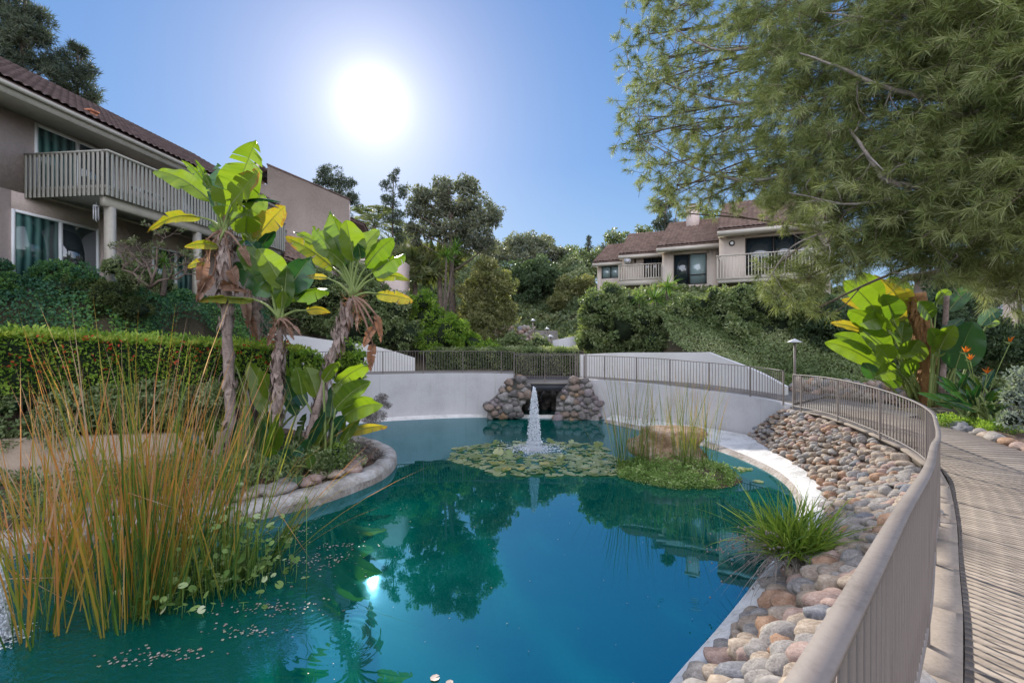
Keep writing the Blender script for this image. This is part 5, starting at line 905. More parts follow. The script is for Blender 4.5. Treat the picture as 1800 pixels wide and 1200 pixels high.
strel_tree('leaning giant bird of paradise nearest the pond with a wide fan of leaves', [(532, 835), (548, 750), (572, 670), (588, 615), (606, 560), (618, 525)], 12.4, (620, 520), [
    ((1100, 720), (990, 448), 150, dict(v=.75, fold=.3, dy=.2)), ((1115, 715), (1075, 500), 140, dict(v=.95, dy=-.2)), ((1085, 725), (1000, 580), 120, dict(mat='streldark', v=.6, dy=.4)), ((1005, 750), (755, 592), 95, dict(mat='strelyel', v=.7, torn=4, fold=.7)), ((1000, 700), (800, 562), 60, dict(v=.9, dy=.4)), ((1015, 690), (900, 540), 100, dict(v=.6)), ((1130, 710), (1248, 552), 100, dict(v=.8)), ((1180, 745), (1330, 590), 110, dict(v=.55, roll=-.4)), ((1215, 775), (1388, 675), 95, dict(v=.6, fold=.6)), ((1235, 800), (1418, 820), 55, dict(mat='strelyel', v=.75, torn=2)), ((1240, 888), (1428, 922), 62, dict(mat='strelyel', torn=3, v=.4)), ((975, 805), (865, 800), 32, dict(mat='strelyel', v=.0)), ((1060, 730), (960, 650), 70, dict(mat='strel', v=.8)), ((1150, 690), (1135, 620), 60, dict(mat='streldark'))],
    *o3, w0=.13, dry=[((1235, 1000), (1262, 1140), 60), ((1225, 1060), (1165, 1160), 70), ((1215, 1150), (1200, 1290), 70), ((1135, 1000), (1130, 1085), 24)])
def basal(name, label, cat, base, Y, leaves, ox, oy, s, group=None, extra=None, wk=1.3):
    r_ = thing(name, label, cat, base, group)
    for lf in leaves:
        (bx, by), (tx, ty), wd = lf[:3]; kw_ = dict(lf[3]) if len(lf) > 3 else {}; dy = kw_.pop('dy', random.uniform(-.5, .5)); b_ = Wp(*zz(bx, by, ox, oy, s), Y+dy*.6); t_ = Wp(*zz(tx, ty, ox, oy, s), Y+dy*1.5); kw_.setdefault('bend', random.uniform(.03, .1)); kw_.setdefault('roll', random.uniform(-.5, .5)); paddle(r_, b_, t_, wd/s/F*Y*wk, np.array(base)+rng.normal(size=3)*[.2, .15, .02]+[0, 0, .05], **kw_)
    return r_
basal('bird_of_paradise_clump', 'clump of fresh bright paddle leaves at the foot of the leaning trunk', 'bird of paradise', (-4.9, 12.6, .45), 12.4, [((780, 520), (700, 315), 120, dict(v=1.)), ((680, 500), (640, 320), 90, dict(v=.7)), ((820, 410), (932, 285), 60, dict(v=.9)), ((885, 450), (1125, 295), 90, dict(v=1., torn=3)), ((900, 590), (1132, 415), 110, dict(v=.7)), ((950, 610), (1150, 530), 90, dict(v=1.)), ((955, 640), (1212, 565), 130, dict(v=.85, fold=.6)), ((865, 650), (890, 435), 85, dict(mat='streldark', v=1.)), ((990, 745), (1242, 705), 60, dict(mat='strelyel', v=.2, torn=3)), ((840, 690), (800, 560), 80, dict(v=.9)), ((900, 720), (960, 640), 60, dict(v=.5, mat='streldark'))], 350, 560, 3.75)
basal('bird_of_paradise_clump', 'clump of backlit paddle leaves between the tall trunk and the middle trunk', 'bird of paradise', (-6.4, 12.8, .45), 12.5, [((470, 560), (320, 285), 110, dict(v=1.)), ((170, 480), (15, 285), 130, dict(v=.9)), ((275, 510), (205, 315), 115, dict(v=.6)), ((270, 590), (270, 480), 60, dict(v=1.)), ((470, 520), (410, 340), 80, dict(v=.8)), ((560, 480), (570, 285), 70, dict(v=.9)), ((610, 520), (560, 370), 90, dict(mat='streldark', v=.9)), ((690, 580), (590, 430), 90, dict(mat='streldark', v=.8)), ((440, 620), (350, 430), 80, dict(v=.95)), ((250, 330), (205, 270), 50, dict(v=1.)), ((640, 640), (545, 480), 80, dict(mat='streldark', v=.7))], 350, 560, 3.75)
basal('bird_of_paradise_clump', 'low dark paddle leaves spilling over the worn kerb below the leaning trunk', 'bird of paradise', (-5.2, 11.2, .4), 11.0, [((640, 1030), (530, 1020), 80, dict(mat='streldark', v=.8)), ((640, 1040), (640, 1110), 70, dict(mat='streldark', v=.6)), ((690, 1040), (765, 1080), 60, dict(mat='strel', v=.4)), ((520, 920), (430, 960), 70, dict(mat='streldark', v=1.)), ((480, 900), (440, 830), 70, dict(mat='strel', v=.3)), ((600, 930), (520, 880), 60, dict(mat='streldark')), ((740, 980), (720, 880), 50, dict(mat='strel', v=.5)), ((630, 870), (700, 900), 60, dict(mat='streldark'))], 350, 560, 3.75)
rz_ = (1350, 450, 3.0)
basal('bird_of_paradise_clump', 'big sunlit clump of broad yellow-green leaves under the pine, right of the path lamp', 'bird of paradise', Wp(1625, 700, 16.2)*[1, 1, 0]+[0, 0, 1.45], 16.0, [
    ((570, 290), (395, 128), 95, dict(v=.9)), ((590, 240), (478, 88), 85, dict(v=.95)), ((745, 300), (560, 95), 140, dict(mat='strelyel', torn=8, v=.25)), ((720, 260), (640, 110), 100, dict(v=.8)), ((620, 400), (422, 285), 110, dict(v=.75)), ((650, 400), (570, 255), 100, dict(v=.9)), ((490, 390), (328, 353), 42, dict(mat='strelyel', v=.3)), ((540, 275), (388, 228), 48, dict(mat='strelyel', v=.25)), ((560, 560), (298, 428), 90, dict(mat='strel', v=.85, tipcurl=.1)), ((545, 510), (345, 415), 70, dict(v=.6)), ((650, 510), (480, 375), 95, dict(v=.8)), ((700, 470), (720, 340), 75, dict(v=.5)), ((735, 550), (795, 440), 110, dict(v=.8)), ((690, 690), (590, 585), 70, dict(v=.4)), ((620, 620), (525, 555), 70, dict(v=.7)), ((640, 560), (570, 470), 90, dict(v=1.)), ((700, 420), (640, 300), 90, dict(v=.6)), ((660, 330), (610, 200), 110, dict(v=.5)), ((740, 480), (690, 540), 90, dict(v=.9)), ((600, 330), (480, 360), 90, dict(v=.7)), ((760, 620), (700, 560), 80, dict(v=.6)), ((560, 640), (500, 560), 60, dict(mat='streldark', v=.9)), ((680, 600), (560, 640), 80, dict(v=.8))], *rz_, group='broad-leaved clumps on the right bank', wk=1.25)
basal('bird_of_paradise_clump', 'sparser clump of large dark paddle leaves right of the brown leaning trunk', 'bird of paradise', Wp(1655, 700, 15.4)*[1, 1, 0]+[0, 0, 1.5], 15.2, [((905, 490), (985, 365), 85, dict(v=.95)), ((990, 590), (1085, 345), 160, dict(mat='streldark', v=1.)), ((950, 290), (1112, 145), 70, dict(mat='streldark', v=1.)), ((1120, 370), (1232, 278), 65, dict(mat='streldark', v=.9)), ((1150, 370), (1222, 350), 42, dict(mat='strel', v=.95)), ((890, 250), (960, 180), 60, dict(v=.7)), ((920, 420), (1030, 330), 60, dict(mat='streldark')), ((900, 470), (850, 380), 80, dict(mat='strel', v=.6)), ((870, 520), (930, 480), 60, dict(v=.9)), ((960, 600), (900, 560), 60, dict(mat='streldark')), ((860, 330), (790, 240), 80, dict(v=.5))], *rz_, group='broad-leaved clumps on the right bank', wk=1.15)
r_ = thing('leaning_trunk', 'thick shaggy orange-brown leaning trunk in the sunlit broad-leaved clump', 'trunk', Wp(1636, 705, 15.9)*[1, 1, 0]+[0, 0, 1.4]); tb = MB(); P = catmull([Wp(1638, 715, 15.9), Wp(1632, 640, 15.9), Wp(1622, 580, 15.9), Wp(1612, 515, 15.9)], 30); tb.tube(P, np.linspace(.34, .24, 30), 10)
for i in range(260): k_ = random.randrange(28); az = random.uniform(0, 6.28); o_ = np.array([math.cos(az), math.sin(az), 0]); b0 = P[k_]+o_*.27; ln = random.uniform(.2, .6); e = b0+o_*random.uniform(.02, .12)-[0, 0, ln]; sd = np.cross(o_, [0, 0, 1.])*random.uniform(.03, .08); tb.add([b0-sd, b0+sd, e], [[0, 1, 2]], random.random())
tb.build('bark', M['orangebark'], r_)
r2 = MB(); r2.tube(catmull([Wp(1655, 690, 15.3), Wp(1660, 600, 15.2), Wp(1664, 520, 15.0)], 12), np.linspace(.09, .07, 12), 8); r2.build('slim_stem', M['palmtrunk'], r_)
# small flowering bird of paradise
def reginae():
    base = Wp(1722, 745, 12.6)*[1, 1, 0]+[0, 0, 1.55]; r_ = thing('bird_of_paradise_plant', 'dark fan-leaved plant with orange crane-shaped flowers beside the boardwalk', 'bird of paradise', base)
    for i in range(46):
        az = random.uniform(0, 6.28); el = random.uniform(.45, 1.35); L = random.uniform(.75, 1.45); d = np.array([math.cos(az)*math.cos(el), math.sin(az)*math.cos(el), math.sin(el)]); b_ = base+d*L*.62+rng.normal(size=3)*[.12, .12, 0]; e_ = base+d*L*1.12-[0, 0, .12*L]; paddle(r_, b_, e_, .17, base+rng.normal(size=3)*[.2, .2, .0], bend=.05, fold=.6, mat='streldark' if random.random() < .8 else 'strel', v=random.uniform(.1, .9), wav=.01)
    for (fx, fy) in ((1775, 600), (1697, 618), (1706, 632), (1735, 655)):
        q = Wp(fx, fy, 12.5); f_ = MB(); f_.tube(catmull([base, (base+q)/2+[0, 0, .1], q-[0, 0, .05]], 8), .012, 5, m=1); f_.tube([q-[.02, 0, .06], q+[-.16, 0, .0]], [.03, .004], 6, m=1)
        for k_ in range(6): d = unit(np.array([random.uniform(-.5, 1), random.uniform(-.4, .4), random.uniform(.2, 1.3)])); V, Fs = leaftris(q[None], d[None], .17, .05); f_.add(V, Fs, random.random())
        f_.build('flower', [M['flower'], M['petiole']], r_)
reginae()

# ------------------------------------------------------------------ reeds
def reeds(label, centre, radius, n, hmin, hmax, width, mix=(.0, 1.0), lean=.12, broken=.12, group='reed clumps in the pond', name='reed_clump', bias=(0, 0), z0=-.12, mb_mat='reed', spread=1.0, curve=.12):
    c = np.array([centre[0], centre[1], 0.]); r_ = MB()
    for i in range(int(n*.92)):
        a = random.uniform(0, 6.28); rr = radius*random.random()**.6; b0 = c+[rr*math.cos(a), rr*math.sin(a), z0]; h = random.uniform(hmin, hmax)*1.13; out = np.array([math.cos(a), math.sin(a), 0])*rr/radius*lean*spread+np.array([bias[0], bias[1], 0])+rng.normal(size=3)*[lean*.7, lean*.7, 0]
        d = unit(out+[0, 0, 1]); w_ = width*random.uniform(.42, .92); t_ = np.linspace(0, 1, 7); cv_ = random.uniform(0, curve)
        P = b0+np.outer(t_*h, d)+np.outer(t_**2.4*h*cv_, unit(out+1e-4)*[1, 1, 0]-np.array([0, 0, cv_*.6]))
        if random.random() < broken:
            k_ = random.randint(2, 5); dd = unit(np.array([random.uniform(-1, 1), random.uniform(-1, 1), random.uniform(-.9, .35)])); 
            for j in range(k_+1, 7): P[j] = P[k_]+dd*h*(t_[j]-t_[k_])
        sd = unit(np.cross(d, rng.normal(size=3)+[0, -.6, 0])); wd = w_*np.array([.75, 1, 1, .95, .8, .55, .04])[:, None]; nn = np.cross(d, sd)
        G = np.stack([P-sd*wd/2, P+nn*wd*.18, P+sd*wd/2], 1); v0 = random.uniform(mix[0], mix[0]+(mix[1]-mix[0])*.86)
        tipc = random.uniform(0, .35) if random.random() < .6 else 0; a_ = np.repeat(np.clip(v0+(np.linspace(0, 1, 6)-.45)*.42+tipc*np.linspace(-.3, 1, 6)*.5, 0, 1), 2); r_.grid(G, a=a_)
    o = r_.build(name, M[mb_mat], origin=(c[0], c[1], 0)); return tag(o, label, 'reeds', group)
def gp(px, py): q = Gp(px, py, 0); return q[:2]
reeds('dense green and orange reed clump in the middle of the foreground reeds', gp(235, 1085), .42, 100, 1.9, 3.9, .030, (.0, .95), .11, .08)
reeds('second dense reed clump right of the middle one, leaning right', gp(285, 1060), .42, 80, 1.8, 3.5, .028, (.0, .9), .14, .1, bias=(.07, .05))
reeds('thin reed clump at the extreme left, two green stems among orange ones', gp(70, 1120), .28, 34, 1.5, 3.3, .030, (.1, 1), .13, .15)
reeds('sparse orange reed clump between the left-edge clump and the middle clump', gp(150, 1045), .5, 62, 1.4, 3.0, .024, (.3, 1), .25, .35)
reeds('broken tan and orange reeds behind the foreground clumps by the left edge', gp(60, 1035), .8, 90, 1.2, 3.0, .022, (.3, 1), .3, .4)
reeds('orange dead reeds crossing in front of the worn kerb', gp(150, 1000), .8, 95, 1.2, 3.0, .022, (.25, 1), .26, .35)
reeds('green slender reed clump right of the dense clumps', gp(400, 1040), .35, 60, 1.3, 2.9, .022, (.0, .6), .14, .1, bias=(.04, 0))
reeds('tall thin reeds behind the round-leaved water plants', gp(330, 1010), .6, 100, 1.6, 3.0, .020, (.0, .95), .16, .18)
reeds('leaning green reed fan at the right end of the foreground reeds', gp(465, 1005), .14, 26, 1.0, 1.75, .022, (.0, .35), .07, .05, bias=(.42, .1))
reeds('fine reeds in front of the paddle-leaved clump at the back of the foreground stand', gp(300, 960), .9, 110, 1.4, 2.7, .018, (.0, 1), .17, .2)
for (x, y, bx_) in ((430, 950, .5), (470, 980, .75)): reeds('long fine grass stems arching right over the water from the foreground reeds' if bx_ < .6 else 'lowest arching grass stems at the right edge of the foreground reeds', gp(x, y), .3, 16, 1.2, 2.4, .012, (.2, .8), .2, .0, bias=(bx_, .2), curve=.35)

# round-leaved water plants at the reeds' feet
def discs(P, Nn, r, k_=9, notch=True):
    n = len(P); A1 = unit(np.cross(Nn, rng.normal(size=(n, 3)))); A2 = np.cross(Nn, A1); th = np.linspace(.25 if notch else 0, 6.0 if notch else 2*math.pi*(1-1/k_), k_); V = [P-Nn*r[:, None]*.06]
    for t_ in th: V.append(P+(A1*math.cos(t_)+A2*math.sin(t_))*r[:, None]*rng.uniform(.92, 1.06, (n, 1)))
    V = np.stack(V, 1).reshape(-1, 3); b0 = np.arange(n)*(k_+1); Fs = [np.stack([b0, b0+1+j, b0+2+j], 1) for j in range(k_-1)]
    if not notch: Fs.append(np.stack([b0, b0+k_, b0+1], 1))
    return V, np.concatenate(Fs)
def pennywort(label, c, rx, n, h):
    P = np.c_[c[0]+rng.normal(size=n)*rx, c[1]+rng.normal(size=n)*rx*.6, np.abs(rng.normal(size=n))*h*.6+.03]; V, Fs = discs(P, unit(rng.normal(size=(n, 3))*.5+[0, -.15, 1]), rng.uniform(.03, .065, n)); b_ = MB(); a = np.tile(rng.random(n), 8); b_.add(V, Fs, a)
    for q in P[::2]: b_.tube([(q[0]+random.uniform(-.08, .08), q[1], -.05), (q[0], q[1], q[2]*.6), q], .005, 3)
    tag(b_.build('water_pennywort', M['water_green'], origin=(c[0], c[1], 0)), label, 'water plant', kind='stuff')
pennywort('round-leaved water plants at the foot of the right-hand foreground reeds', gp(395, 1020), .42, 480, .8)
pennywort('scattered round-leaved water plants between the dense reeds', gp(300, 1070), .35, 60, .35)
def floaters(name, label, fn, n, size, mat, z=.012):
    P = fn(n); V, Fs = discs(np.c_[P, np.full(len(P), z)+rng.random(len(P))*.01], unit(rng.normal(size=(len(P), 3))*.14+[0, 0, 1]), size*rng.uniform(.5, 1.3, len(P)), 7); b_ = MB(); b_.add(V, Fs, np.tile(rng.random(len(P)), 6)); tag(b_.build(name, mat, origin=(float(P[:, 0].mean()), float(P[:, 1].mean()), 0)), label, 'floating leaves', kind='stuff')
def drift(n):
    out = []
    for (a, c, sx, sy, k_) in ((560, 985, .28, .14, .22), (520, 940, .2, .3, .1), (480, 1070, .35, .12, .2), (600, 960, .25, .1, .1), (430, 1110, .3, .08, .12), (300, 1150, .3, .06, .14), (230, 1165, .2, .05, .06), (580, 1000, .5, .3, .06)):
        m_ = int(n*k_); t_ = rng.random(m_); q = gp(a, c); out.append(np.c_[q[0]+rng.normal(size=m_)*sx, q[1]+rng.normal(size=m_)*sy])
    return np.concatenate(out)
M['debris'] = leafm('floating_debris', [(.20, .12, .10), (.38, .27, .23), (.5, .42, .38), (.24, .26, .08)], .2, .4)
floaters('floating_debris', 'pinkish leaf litter drifting on the water near the foreground reeds', drift, 420, .015, M['debris'])
floaters('floating_specks', 'tiny pale specks scattered over the open water', lambda n: np.c_[rng.uniform(-3, 6, n), rng.uniform(4.6, 14, n)], 150, .009, M['debris'])
for (x, y, r0) in ((765, 1192, .055), (790, 1200, .04), (905, 1155, .0)):
    if r0: q = gp(x, y); V, Fs = discs(np.array([[q[0], q[1], .012]]), np.array([[0, 0, 1.]]), np.array([r0]), 8); b_ = MB(); b_.add(V, Fs, .2); tag(b_.build('floating_leaf', M['debris'], origin=(q[0], q[1], 0)), 'brown curled leaf floating at the bottom of the photo, %s' % ('the larger one' if r0 > .05 else 'the smaller one beside it'), 'leaf')

# ------------------------------------------------------------------ water-lily pads around the fountain (each pad its own)
padmesh = []
for i in range(6):
    V, Fs = discs(np.array([[0, 0, 0.]]), np.array([[0, 0, 1.]]), np.array([1.]), 16); V[1:, 2] += np.abs(rng.normal(size=16))*.10*(1 if i % 2 else .3); b_ = MB(); b_.add(V, Fs, [.15, .35, .5, .6, .75, 1.0][i]); o = b_.build('lily_pad', M['pad']); padmesh.append(o.data); bpy.data.objects.remove(o)
placed = []
def padzone(x, y):      # photo-shaped patch, in plan
    return ((x-1.3)/3.9)**2+((y-15.1)/2.25)**2 < 1 and not (((x-.76)**2+(y-16.1)**2) < .55) and (x > -1.9+max(0, 14.6-y)*1.0)
tries = 0
while len(placed) < 290 and tries < 30000:
    tries += 1; x, y = random.uniform(-2.2, 5.4), random.uniform(12.4, 17.7); r0 = random.uniform(.09, .19)
    if not padzone(x, y) or (x > 3.2 and y > 13.2): continue
    if y > 15.4 and random.random() < .55: continue
    if any((x-a)**2+(y-c)**2 < ((r0+r1)*.62)**2 for a, c, r1 in placed): continue
    placed.append((x, y, r0))
for i, (x, y, r0) in enumerate(placed):
    k_ = random.choices(range(6), [.16, .25, .24, .18, .12, .05])[0]; o = bpy.data.objects.new('lily_pad', padmesh[k_]); C.objects.link(o); o.location = (x, y, .012+.006*(i % 4)); o.scale = (r0, r0, r0); o.rotation_euler = (random.gauss(0, .06), random.gauss(0, .06), random.uniform(0, 6.28))
    if random.random() < .06: o.rotation_euler[0] = random.uniform(.5, 1.1); o.location[2] = .07
    tag(o, ('yellow water-lily pad in the patch round the fountain' if k_ == 5 else 'green water-lily pad in the patch round the fountain'), 'lily pad', 'lily pads round the fountain')
for i in range(26):
    a = random.uniform(0, 6.28); x, y = 4.9+1.6*math.cos(a)+random.gauss(0, .15), 13.3+1.5*math.sin(a)+random.gauss(0, .15); o = bpy.data.objects.new('lily_pad', padmesh[i % 5]); C.objects.link(o); o.location = (x, y, .014); r0 = random.uniform(.08, .15); o.scale = (r0, r0, r0); tag(o, 'small lily pad floating beside the reed islet, away from the main patch', 'lily pad', 'lily pads beside the reed islet')

# ------------------------------------------------------------------ the islet: boulder, reeds, low water plants
IS = np.array([4.45, 13.3])
V, Fs = rockV(4, 77, .17, 1.5); V = V*[1, .8, 1]; V[:, 2] = np.where(V[:, 2] > .5, .5+(V[:, 2]-.5)*.35, V[:, 2]); V += .02*np.sin(V*13); b_ = MB(); b_.add(V*[1.05, .75, 1.0]+[4.6, 14.2, .42], Fs); tag(b_.build('boulder', M['boulder'], origin=(4.55, 14.3, 0), smooth=True), 'large brown flat-topped boulder standing among the reeds of the islet', 'boulder')
b_ = MB(); V, Fs = rockV(3, 5, .12, 1.1); b_.add(V*[1.5, 1.5, .22]+[IS[0], IS[1]-.1, -.07], Fs); tag(b_.build('islet_soil', M['soil'], smooth=True), kind='structure')
b_ = MB(); n = 950; a = rng.uniform(0, 6.28, n); rr = rng.random(n)**.5*1.48; Cc = np.c_[IS[0]+rr*np.cos(a)*1.05, IS[1]-.15+rr*np.sin(a)*.95, rng.random(n)**2*.42*(1.25-rr/1.65)+.0]; keep = ~((Cc[:, 1] > 13.9) & (Cc[:, 0] < 5.3) & (Cc[:, 0] > 3.8)); clumpleaves(b_, Cc[keep], rng.uniform(.05, .13, keep.sum()), .05, .5, .55); b_.tube([(4, 13, -.1), (4, 13, .05)], .02, 4)
tag(b_.build('islet_plants', M['water_green'], origin=(*IS, 0)), 'low leafy water plants covering the reed islet', 'water plants', kind='stuff')
for lab, (x, y), rad_, n, h0, h1, mx in (('tall reed clump at the left end of the islet, green with orange tips', (3.25, 13.5), .34, 75, 1.5, 2.75, (.0, .8)), ('reed clump just left of the boulder', (3.75, 13.3), .22, 45, 1.2, 2.5, (.0, .9)), ('reed clump in front of the boulder on the islet', (4.62, 13.15), .2, 38, 1.3, 2.6, (.0, .85)), ('reed clump right in front of the boulder edge, leaning slightly right', (4.85, 13.2), .2, 36, 1.1, 2.5, (.0, .8)), ('sparse reeds at the right end of the islet', (5.55, 13.8), .32, 46, .9, 2.3, (.0, .7)), ('thin reeds behind the boulder', (4.9, 15.0), .5, 40, 1.2, 2.5, (.0, .6)), ('wiry outlying stems at the far left of the islet', (2.95, 13.7), .3, 12, 1.4, 2.5, (.3, .9))):
    reeds(lab, (x, y), rad_, n, h0*1.15, h1*1.16, .017, (mx[0], mx[1]*.62), .10 if 'wiry' not in lab else .35, .06, 'reed clumps on the islet')

# ------------------------------------------------------------------ fountains
def jet(label, x, y, H_, wtop, wbase, n, seed, lean=0, splash=.9, ns=1600, dr=.009):
    g = np.random.default_rng(seed); r_ = thing('fountain_jet', label, 'fountain', (x, y, 0), 'fountain jets'); b_ = MB(); V0, F0 = ICO[1]
    t_ = g.random(n)**.8; outer = g.random(n) < .6; z = H_*(1-t_**1.0*.98); rad_ = wtop+(wbase-wtop)*t_**.75; a = g.uniform(0, 6.28, n); rr = np.where(outer, rad_*g.normal(.8, .16, n), rad_*g.random(n)**.5)
    P = np.c_[x+lean*(H_-z)+rr*np.cos(a), y+rr*np.sin(a), z+g.normal(size=n)*.02]; r0 = dr*g.lognormal(0, .45, n); V = (V0[None]*r0[:, None, None]*[1, 1, 1.6]+P[:, None]).reshape(-1, 3); b_.add(V, (F0[None]+(np.arange(n)*len(V0))[:, None, None]).reshape(-1, 3)); tag(b_.build('falling_spray', M['spray'], r_), kind='stuff')
    c = MB()
    for k_ in range(7):
        z_0 = np.linspace(.02, H_*.98, 40); ox = g.normal(size=40)*.012; aa = k_*.9; sp = (1-z_0/H_)**.8*wbase*(.15 if k_ < 3 else .85)
        for j in range(39):
            if g.random() < .35: c.tube([(x+ox[j]+sp[j]*math.cos(aa), y+sp[j]*math.sin(aa), z_0[j]), (x+ox[j+1]+sp[j+1]*math.cos(aa), y+sp[j+1]*math.sin(aa), z_0[j+1])], [dr*g.uniform(.5, 1.6), dr*g.uniform(.3, 1.3)], 4)
    tag(c.build('water_streams', M['spray'], r_), kind='stuff')
    s_ = MB(); a = g.uniform(0, 6.28, ns); rr = splash*np.abs(g.normal(0, .5, ns)); P = np.c_[x+rr*np.cos(a), y+rr*np.sin(a), .01+np.abs(g.normal(0, .07, ns))*np.exp(-rr/splash)]; r0 = dr*.9*g.lognormal(0, .5, ns); V = (V0[None]*r0[:, None, None]*[1.5, 1.5, .6]+P[:, None]).reshape(-1, 3); s_.add(V, (F0[None]+(np.arange(ns)*len(V0))[:, None, None]).reshape(-1, 3)); tag(s_.build('splash', M['spray'], r_), kind='stuff')
jet('white fountain jet in the middle of the pond, in front of the stone piles', .74, 16.1, 2.05, .045, .26, 3400, 3, splash=1.15, ns=3200)
jet('small fountain jet at the left edge of the photo beside the foreground reeds', -6.15, 5.8, .95, .03, .11, 1900, 5, splash=.32, ns=700, dr=.006)

# ------------------------------------------------------------------ strap-leaved plant on the cobbles
def strap():
    base = np.array([3.95, 6.75, .62]); r_ = thing('strap_leaved_plant', 'arching strap-leaved plant with grey dead leaves among the cobbles by the rim', 'plant', base)
    l_, d_, s_ = MB(), MB(), MB()
    def blade(mb, az, el, L, w_, drp, a):
        t_ = np.linspace(0, 1, 8); d = np.array([math.cos(az)*math.cos(el), math.sin(az)*math.cos(el), math.sin(el)]); P = base+rng.normal(size=3)*[.16, .12, .02]+np.outer(t_*L, d)-np.outer(t_**2.3*L*drp, [0, 0, 1]); sd = unit(np.cross(d, [0, 0, 1.])+rng.normal(size=3)*.35); wd = (w_*np.array([.6, .9, 1, 1, .9, .7, .4, .03]))[:, None]; nn = unit(np.cross(sd, d)); mb.grid(np.stack([P-sd*wd/2, P-nn*wd*.2, P+sd*wd/2], 1), a=a); return P
    for i in range(520): blade(l_, random.uniform(0, 6.28), random.uniform(.45, 1.45), random.uniform(.65, 1.32), .022, random.uniform(.05, .55), random.random()*.9)
    for i in range(300): blade(d_, random.uniform(0, 6.28), random.uniform(.0, .7), random.uniform(.5, 1.15), .012, random.uniform(.5, 1.0), random.random())
    for i in range(42):
        P = blade(s_, random.gauss(3.35, .45), random.uniform(.15, .8), random.uniform(.9, 1.4), .009, random.uniform(.15, .6), .2)
        for q in P[3:]: 
            if random.random() < .7: V, Fs = ICO[1]; s_.add(V*[.013, .013, .018]+q+rng.normal(size=3)*.01, Fs, .4)
    l_.build('green_leaves', M['grassy'], r_); d_.build('dead_leaves', M['silver'], r_); s_.build('seed_stalks', M['silver'], r_)
strap()
g_ = thing('bird_of_paradise_clump', 'mixed young paddle-leaved shoots filling the left bed behind the kerb', 'bird of paradise', (-6.0, 12.0, .45))
for i in range(26):
    az = random.uniform(0, 6.28); b0 = np.array([-6.3+random.uniform(-1.7, 1.7), 12.2+random.uniform(-.8, .9), .4]); d = unit(np.array([math.cos(az)*.5, math.sin(az)*.5-.1, random.uniform(.7, 1.4)])); L = random.uniform(.9, 1.7); paddle(g_, b0+d*L*.45, b0+d*L*1.1, random.uniform(.24, .42), b0, bend=.06, fold=random.uniform(.3, .8), roll=random.uniform(-.8, .8), mat=random.choice(('strel', 'strel', 'streldark')), v=random.random(), torn=random.choice((0, 0, 3)))
# small grasses, grey shrublets on the left bed
shrubmass('grey_shrub', 'dry silvery shrub trailing over the tip of the left kerb into the pond', 'shrub', 13.6, [(640, 795, 20), (655, 820, 20), (630, 830, 22), (665, 800, 12), (610, 815, 18), (645, 845, 14)], 4, M['silver'], frac=.3, dens=1.5, aspect=.25)
shrubmass('grey_shrub', 'fine grey-brown airy shrub against the left retaining wall', 'shrub', 16.5, [(670, 700, 12), (655, 715, 14), (680, 712, 10), (650, 735, 14), (665, 730, 14)], 3, M['silver'], frac=.35, dens=.9, aspect=.25)
shrubmass('green_shrublet', 'fresh light-green spiky shrublet inside the left kerb', 'shrub', 12.2, [(590, 795, 16), (575, 808, 16), (603, 810, 14), (560, 820, 14), (590, 825, 14)], 6, M['leaf_bright'], aspect=.2, dens=1.2)
rosette('agave_plant', 'pale spiky tuft between the trunks above the kerb', 'plant', [(Wp(585, 830, 11.9), .42)], Wp(585, 842, 11.9), 1, 46, .03, M['yucca'], 'spiky tufts in the left bed')
tf = MB(); n = 260; k_ = rng.integers(8, 60, n); q = BEDE[k_]+NB[k_]*rng.uniform(.5, 3.0, (n, 1)); CCt = np.c_[q, .45+rng.random(n)*.4]; clumpleaves(tf, CCt, rng.uniform(.1, .3, n), .085, .5, .5); tag(tf.build('bed_groundcover', M['leaf_hedge'], origin=(-6, 11, .4)), 'dark leafy ground cover in the left bed', 'ground cover', kind='stuff')
# right bed: mulch, edging rocks, sprouts
RB_IN = np.c_[DP[:, :2]+NR*2.32, DP[:, 2]-.02]; k1 = np.argmin(np.abs(RB_IN[:, 1]-5.0)); k2 = len(RB_IN)-14
for i in range(k1, k2, 3):
    q = RB_IN[i]+np.r_[NR[i]*random.uniform(.1, .2), 0]; kk = random.choice(keys); o = bpy.data.objects.new('edging_rock', rockmesh[kk, i % 4]); C.objects.link(o); o.location = q+[0, 0, .02]; r0 = random.uniform(.13, .2); o.scale = (r0*1.35, r0, r0*.7); o.rotation_euler = (0, 0, math.atan2(T2[i][1], T2[i][0])); tag(o, '%s rock edging the far side of the boardwalk' % kk, 'rock', 'rocks edging the right bed')
A_ = RB_IN[k1:k2:4].copy(); A_[:, :2] += NR[k1:k2:4]*.12; Bb = A_+np.c_[NR[k1:k2:4]*6, np.full(len(A_), .5)]
loft('bed_mulch', A_, Bb, M['soil'], n=18, fn=lambda G: G+np.random.default_rng(3).normal(size=G.shape)*[0, 0, .025])
tf = MB(); qs = []
for (x, y) in ((1665, 738), (1680, 745), (1655, 748), (1700, 750), (1672, 752), (1735, 775), (1745, 770), (1760, 760), (1780, 780), (1725, 760)): qs += [Wp(x+random.uniform(-8, 8), y+random.uniform(-5, 5), 12.4*(170/(y-600+25))**.5)*[1, 1, 0]+[0, 0, 1.5+random.random()*.15] for _ in range(5)]
clumpleaves(tf, qs, np.full(len(qs), .11), .05, .8, .35); tag(tf.build('bed_sprouts', M['leaf_bright'], origin=(11, 11.5, 1.4)), 'small light green sprouts in the mulch beside the boardwalk', 'sprouts', kind='stuff')
shrubmass('silver_bush', 'silvery blue-grey bush cut by the right edge of the photo', 'bush', 9.4, [(1800, 665, 26), (1795, 700, 24), (1810, 730, 26), (1785, 740, 16), (1820, 690, 30)], 7, M['silverleaf'], frac=.3, aspect=.35)
